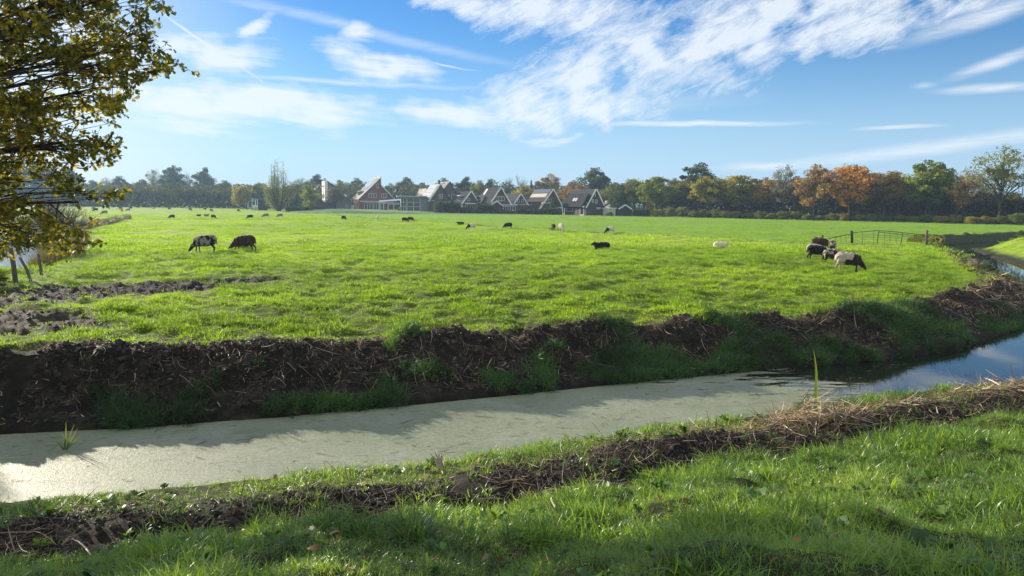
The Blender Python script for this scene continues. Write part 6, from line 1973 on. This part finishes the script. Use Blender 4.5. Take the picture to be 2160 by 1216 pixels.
def graze(fr=(0.06, -0.06), hi=(-0.05, 0.05), reach=0.0, turn=0.0):
    y = turn
    return [('e', ((0.0, 0, 0.50), (0.50, 0.235, 0.235), (0, 0, 0))), ('e', ((-0.28, 0, 0.53), (0.27, 0.225, 0.225), (0, 0, 0))),
            ('e', ((0.26, 0, 0.47), (0.26, 0.215, 0.235), (0, 0.15, 0))), ('e', ((0.0, 0, 0.42), (0.40, 0.23, 0.17), (0, 0, 0))),
            ('t', ([(0.38, 0, 0.48), (0.56 + reach * .5, y * 0.4, 0.33), (0.68 + reach, y * 0.9, 0.19)], [0.17, 0.12, 0.082])),
            ('t', ([(0.67 + reach, y * 0.9, 0.21), (0.74 + reach, y, 0.12), (0.80 + reach, y * 1.05, 0.045)], [0.082, 0.066, 0.042])),
            ('t', ([(0.655 + reach, y * 0.9 + 0.05, 0.24), (0.63 + reach, y * 0.9 + 0.15, 0.25)], [0.028, 0.018])),
            ('t', ([(0.655 + reach, y * 0.9 - 0.05, 0.24), (0.63 + reach, y * 0.9 - 0.15, 0.25)], [0.028, 0.018])),
            ('t', ([(-0.50, 0, 0.56), (-0.55, 0, 0.44), (-0.55, 0, 0.32)], [0.045, 0.035, 0.025]))] + legs(fr, hi)
lie = [('e', ((0.0, 0, 0.235), (0.50, 0.26, 0.235), (0, 0, 0))), ('e', ((-0.25, 0, 0.25), (0.28, 0.27, 0.23), (0, 0, 0))), ('e', ((0.28, 0, 0.24), (0.25, 0.22, 0.22), (0, 0, 0))),
       ('t', ([(0.34, 0, 0.28), (0.46, 0.0, 0.34), (0.52, 0.0, 0.38)], [0.18, 0.13, 0.10])),
       ('t', ([(0.50, 0, 0.40), (0.60, 0, 0.37), (0.70, 0, 0.30)], [0.09, 0.078, 0.045])),
       ('t', ([(0.50, 0.05, 0.45), (0.47, 0.16, 0.49)], [0.03, 0.018])), ('t', ([(0.50, -0.05, 0.45), (0.47, -0.16, 0.49)], [0.03, 0.018])),
       ('t', ([(0.36, 0.14, 0.12), (0.52, 0.15, 0.05), (0.40, 0.16, 0.035)], [0.07, 0.035, 0.03])), ('t', ([(0.36, -0.14, 0.12), (0.52, -0.15, 0.05), (0.40, -0.16, 0.035)], [0.07, 0.035, 0.03])),
       ('t', ([(-0.25, 0.2, 0.14), (-0.12, 0.25, 0.06), (-0.30, 0.27, 0.035)], [0.1, 0.05, 0.03])), ('t', ([(-0.25, -0.2, 0.14), (-0.12, -0.25, 0.06), (-0.30, -0.27, 0.035)], [0.1, 0.05, 0.03]))]
up_ = [p for p in graze() if p[0] == 'e'] + [
       ('t', ([(0.38, 0, 0.55), (0.50, 0, 0.70), (0.54, 0, 0.80)], [0.16, 0.11, 0.09])), ('t', ([(0.53, 0, 0.81), (0.62, 0, 0.78), (0.73, 0, 0.70)], [0.085, 0.075, 0.045])),
       ('t', ([(0.52, 0.05, 0.85), (0.49, 0.16, 0.87)], [0.03, 0.018])), ('t', ([(0.52, -0.05, 0.85), (0.49, -0.16, 0.87)], [0.03, 0.018])),
       ('t', ([(-0.50, 0, 0.56), (-0.55, 0, 0.44), (-0.55, 0, 0.32)], [0.045, 0.035, 0.025]))] + legs((0, 0), (0, 0))
SM = {'graze': fuse(graze(), "sheep_body"), 'graze_b': fuse(graze((0.14, -0.02), (0.02, -0.10), 0.03, 0.10), "sheep_body"),
      'graze_c': fuse(graze((-0.04, 0.08), (-0.10, 0.06), -0.02, -0.12), "sheep_body"), 'lie': fuse(lie, "sheep_body"), 'up': fuse(up_, "sheep_body")}
def wool(name, base, patch=None, scale=4.0, thr=0.5, face=None, feet=None, seed=0.0, front=None, band=None):
    m, N = mat(name)
    co = N.n('ShaderNodeTexCoord').outputs['Object']
    sp = N.n('ShaderNodeSeparateXYZ', i={0: co})
    n = N.n('ShaderNodeTexNoise', i={'Vector': co, 'Scale': 28.0, 'Detail': 4.0}).outputs[0]
    c = N.mix(n, tuple(x * 0.7 for x in base), tuple(min(1, x * 1.25) for x in base))
    if patch:
        off = N.n('ShaderNodeVectorMath', operation='ADD', i={0: co, 1: (seed, seed * 2, seed * 3)}).outputs[0]
        pn = N.n('ShaderNodeTexNoise', i={'Vector': off, 'Scale': scale, 'Detail': 2.0, 'Roughness': 0.5}).outputs[0]
        if front is not None:      # more of the dark colour towards the head
            pn = N.math('ADD', pn, N.n('ShaderNodeMapRange', i={0: sp.outputs[0], 1: front[0], 2: front[1], 3: -0.35, 4: 0.5}).outputs[0])
        if band is not None:
            pn = N.math('SUBTRACT', pn, N.n('ShaderNodeMapRange', i={0: sp.outputs[2], 1: band[0], 2: band[1], 3: 0.0, 4: 0.4}).outputs[0])
        f = N.n('ShaderNodeMapRange', i={0: pn, 1: thr - 0.02, 2: thr + 0.02}).outputs[0]
        c = N.mix(f, c, patch)
    if face:
        f = N.n('ShaderNodeMapRange', i={0: sp.outputs[0], 1: 0.63, 2: 0.66}).outputs[0]
        c = N.mix(f, c, face)
    if feet:
        f = N.n('ShaderNodeMapRange', i={0: sp.outputs[2], 1: 0.30, 2: 0.24}).outputs[0]
        c = N.mix(f, c, feet)
    b = N.n('ShaderNodeBump', i={'Height': N.n('ShaderNodeTexNoise', i={'Vector': co, 'Scale': 45.0, 'Detail': 3.0}).outputs[0], 'Strength': 0.6, 'Distance': 0.03})
    p = N.n('ShaderNodeBsdfPrincipled', i={'Base Color': c, 'Roughness': 0.95, 'Normal': b.outputs[0], 'Sheen Weight': 0.4, 'Sheen Roughness': 0.4})
    p.inputs['Specular IOR Level'].default_value = 0.05
    N.n('ShaderNodeOutputMaterial', i={0: p.outputs[0]})
    return m
BK = (0.013, 0.010, 0.009)
WO = {'black': wool("black_wool", BK), 'brown': wool("brown_wool", (0.045, 0.024, 0.015), feet=BK), 'cream': wool("cream_wool", (0.50, 0.43, 0.31)),
      'grey': wool("grey_wool", (0.20, 0.185, 0.15), face=BK), 'speck': wool("speckled_wool", (0.26, 0.235, 0.20), BK, 6.5, 0.51, face=(0.05, 0.05, 0.05), feet=BK, seed=3.1),
      'pied': wool("pied_wool", (0.44, 0.38, 0.29), (0.03, 0.014, 0.010), 3.6, 0.45, seed=1.3, front=(-0.35, 0.42), band=(0.46, 0.66)),
      'mottled': wool("mottled_wool", (0.34, 0.28, 0.23), (0.035, 0.018, 0.013), 5.0, 0.47, feet=BK, seed=7.7),
      'rump': wool("dark_wool_pale_rump", (0.55, 0.48, 0.36), BK, 3.0, 0.32, seed=2.2, front=(-0.66, -0.30)),
      'cream_dark': wool("cream_wool_dark_head", (0.62, 0.54, 0.40), BK, 3.0, 0.60, seed=5.2, front=(-0.05, 0.70)),
      'cream_face': wool("cream_wool_dark_ears", (0.66, 0.57, 0.40), BK, 6.0, 0.72, seed=8.1)}
def sheep(label, px, feet, length_px, head, mat_, pose='graze', height=None, sunk=0.01):
    """head: heading in degrees, 0 = facing right in the photo, 180 = left, 90 = away, -90 = towards us"""
    x, y, z = G(px, feet)
    z = hz(x, y)
    x, y = PZ(px, feet, z)
    z = hz(x, y)
    o = bpy.data.objects.new("sheep", SM[pose]); COL.objects.link(o)
    if not SM[pose].materials: SM[pose].materials.append(WO['black'])
    o.material_slots[0].link = 'OBJECT'; o.material_slots[0].material = WO[mat_]
    full = {'lie': 1.20, 'up': 1.25}.get(pose, 1.36)
    th = abs(math.cos(R(head)))
    app = full * th + 0.46 * (1 - th)
    s = length_px / F * y / app
    s = min(max(s, 0.80), 1.28)
    o.scale = (s, s, s * (height or 1.15))
    o.location = (x, y, z - sunk); o.rotation_euler = (0, 0, R(head))
    tag(o, label, "sheep", "sheep grazing in the pasture")
    return o
S_ = [
 ("grey and black speckled sheep grazing alone at the left, nearest of the left side", 434, 534, 58, 187, 'speck', 'graze'),
 ("dark brown sheep grazing beside the speckled one at the left", 517, 528, 56, 184, 'brown', 'graze_b'),
 ("brown sheep half hidden behind the dark brown grazing sheep", 508, 521, 34, 20, 'brown', 'lie'),
 ("white sheep with dark head and brown patch, nearest of the right group", 1787, 575, 67, -6, 'pied', 'graze'),
 ("mottled brown and white sheep right behind the nearest white and dark sheep", 1758, 557, 50, -25, 'mottled', 'graze_b'),
 ("black sheep with a pale rump at the left of the right group", 1722, 547, 50, -8, 'rump', 'graze'),
 ("cream sheep almost hidden behind the black sheep with pale rump", 1718, 542, 34, 5, 'cream', 'graze'),
 ("dark brown sheep at the back of the right group, topmost in the picture", 1729, 529, 36, -40, 'brown', 'graze_c'),
 ("brown and grey sheep seen from behind in the right group", 1755, 534, 25, 70, 'mottled', 'graze'),
 ("black sheep lying down with raised head in the middle of the pasture", 1270, 528, 39, 180, 'black', 'lie'),
 ("cream sheep lying down alone to the right of the black lying one", 1519, 525, 26, -20, 'cream_face', 'lie'),
 ("white sheep with a dark head grazing left of the centre black one", 995, 485, 18, 195, 'cream_dark', 'graze'),
 ("black sheep grazing to the left near the old ditch line in the centre", 1072, 483, 21, 184, 'black', 'graze'),
 ("dark brown sheep seen end on beside the cream one", 1167, 486.5, 10, 100, 'brown', 'graze'),
 ("cream sheep facing us beside the dark brown one", 1184, 489.5, 13, -80, 'cream', 'graze'),
 ("cream sheep with dark hindquarters grazing before the dark skylight house", 1287, 492, 17, 200, 'cream_dark', 'graze_c'),
 ("black sheep lying on the old ditch line left of the white one", 972, 474.5, 13, 180, 'black', 'lie'),
 ("single black sheep seen from behind below the slanting gable", 725, 465, 7, 60, 'black', 'graze'),
 ("single cream sheep end on below the glass veranda", 797, 462, 7.5, -70, 'cream', 'graze'),
 ("left one of the black pair below the glass extension", 854, 469, 13, -5, 'black', 'graze'),
 ("right one of the black pair below the glass extension", 866, 467.5, 12, -15, 'black', 'graze_b'),
 ("large pale grey sheep by the bare shrub at the left", 221, 459, 15, 190, 'grey', 'graze'),
 ("dark brown sheep standing below the gap between the high trees, left of a lying pair", 363, 462, 11, 215, 'brown', 'graze'),
 ("dark brown sheep end on beside the two lying sheep", 450, 462, 9, 60, 'brown', 'graze'),
 ("small grey brown sheep lying, left of the pair in the left pasture", 419, 457, 9, 0, 'mottled', 'lie'),
 ("pale grey sheep lying, right of the pair in the left pasture", 435, 457, 12, 0, 'grey', 'lie'),
 ("dark sheep grazing leftwards under the play tower", 528, 462.5, 15, 180, 'black', 'graze'),
 ("pale sheep stretching down to graze right of the play tower", 561, 459.5, 14, 200, 'grey', 'graze_b'),
 ("pale sheep grazing leftwards right below the willow clump", 591, 459.5, 14, 185, 'grey', 'graze'),
 ("small black sheep below the yellowish tree", 503, 447, 6, -30, 'black', 'graze'),
 ("dark and pale sheep pair member nearest the right goal", 446, 447, 9.5, -20, 'speck', 'graze'),
 ("pale grey sheep end on below the left goal", 401, 446, 6, 90, 'grey', 'graze'),
 ("dark sheep standing alone left of the left goal", 357, 443, 7, -20, 'black', 'graze'),
 ("tiny pale sheep far off between dark sheep and flock", 324, 441.5, 4, 150, 'cream', 'lie'),
 ("tiny pale sheep directly under the right goal", 418, 441, 5, 20, 'grey', 'graze'),
 ("tiny dark lying sheep right of the goals", 432, 442.5, 5, 0, 'black', 'lie'),
 ("pale sheep far off below the thin pole", 339, 435.8, 5, 190, 'cream', 'graze'),
 ("dark grey sheep at the bare shrub, lower of two", 202, 447, 12, 190, 'black', 'graze'),
 ("grey sheep at the bare shrub, upper of two", 198, 442.5, 9, 190, 'grey', 'graze'),
 ("small black sheep end on right of the bare shrub pair", 227, 441.5, 4.5, 90, 'black', 'graze'),
 ("leftmost black sheep of the distant flock", 241, 439, 5.5, 180, 'black', 'graze'),
 ("black sheep of the distant flock, uppermost on its left side", 251, 437, 7, 0, 'black', 'graze'),
 ("black sheep of the distant flock, below the uppermost left one", 254, 441.5, 6.5, 0, 'black', 'graze_b'),
 ("black sheep left in the touching pair of the distant flock", 262.5, 438.5, 6, 180, 'black', 'graze'),
 ("black sheep right in the touching pair of the distant flock", 268.5, 438.5, 7, 180, 'black', 'graze_b'),
 ("dark mottled sheep lowest in the distant flock", 270, 446, 7, 200, 'speck', 'graze'),
 ("black sheep just above the lowest one of the distant flock", 276, 441.8, 7.5, 180, 'black', 'graze'),
 ("black sheep of the distant flock, uppermost on its right side", 283.5, 437, 8, 0, 'black', 'graze'),
 ("smallest black sheep at the right end of the distant flock", 290, 439.3, 5, 0, 'black', 'graze'),
 ("pale grey sheep above the right end of the distant flock", 300.5, 435.8, 6, 180, 'grey', 'graze'),
]
for a in S_: sheep(*a)

# ------------------------------------------------------------------ reeds on the pond edge
g = np.random.default_rng(91)
x_, y_ = along(POND[0:7], 2800, g, -70, -16, -0.7, 1.5, -1)
A = land(x_, y_)
k = ~A['inP'] | (A['dP'] < 0.5)
k &= (y_ > 34)
M['reed'] = leaf_mat("pond_reed", [(0.0, (0.05, 0.045, 0.025)), (0.5, (0.11, 0.10, 0.05)), (1.0, (0.16, 0.16, 0.06))], attr_src='inst', trans=0.35)
scatter("pond_reeds", np.stack([x_, y_, A['h']], 1)[k], rots_for(k.sum(), g, 0.3), g.uniform(0.7, 1.9, k.sum()), g.random(k.sum()), [blade_tuft("t", 26, 0.22, 0.25, 0.55, 0.016, 3, 0.8, 130 + j) for j in range(3)], M['reed'],
        "grey brown rough growth along the pond edge at the left", "reeds", seed=92)

# ------------------------------------------------------------------ haze
mb = MB(); mb.box(-520, 420, -60, 640, -2.6, 42)
o = mb.build("haze", None)
m = bpy.data.materials.new("haze"); m.use_nodes = True; N = NT(m.node_tree)
pv = N.n('ShaderNodeVolumePrincipled', i={'Color': (0.50, 0.74, 1.0, 1), 'Density': HAZE, 'Anisotropy': 0.2})
N.n('ShaderNodeOutputMaterial', i={1: pv.outputs[0]})
o.data.materials.append(m)
tag(o, "thin blue autumn haze over the pasture", "haze", kind='stuff')
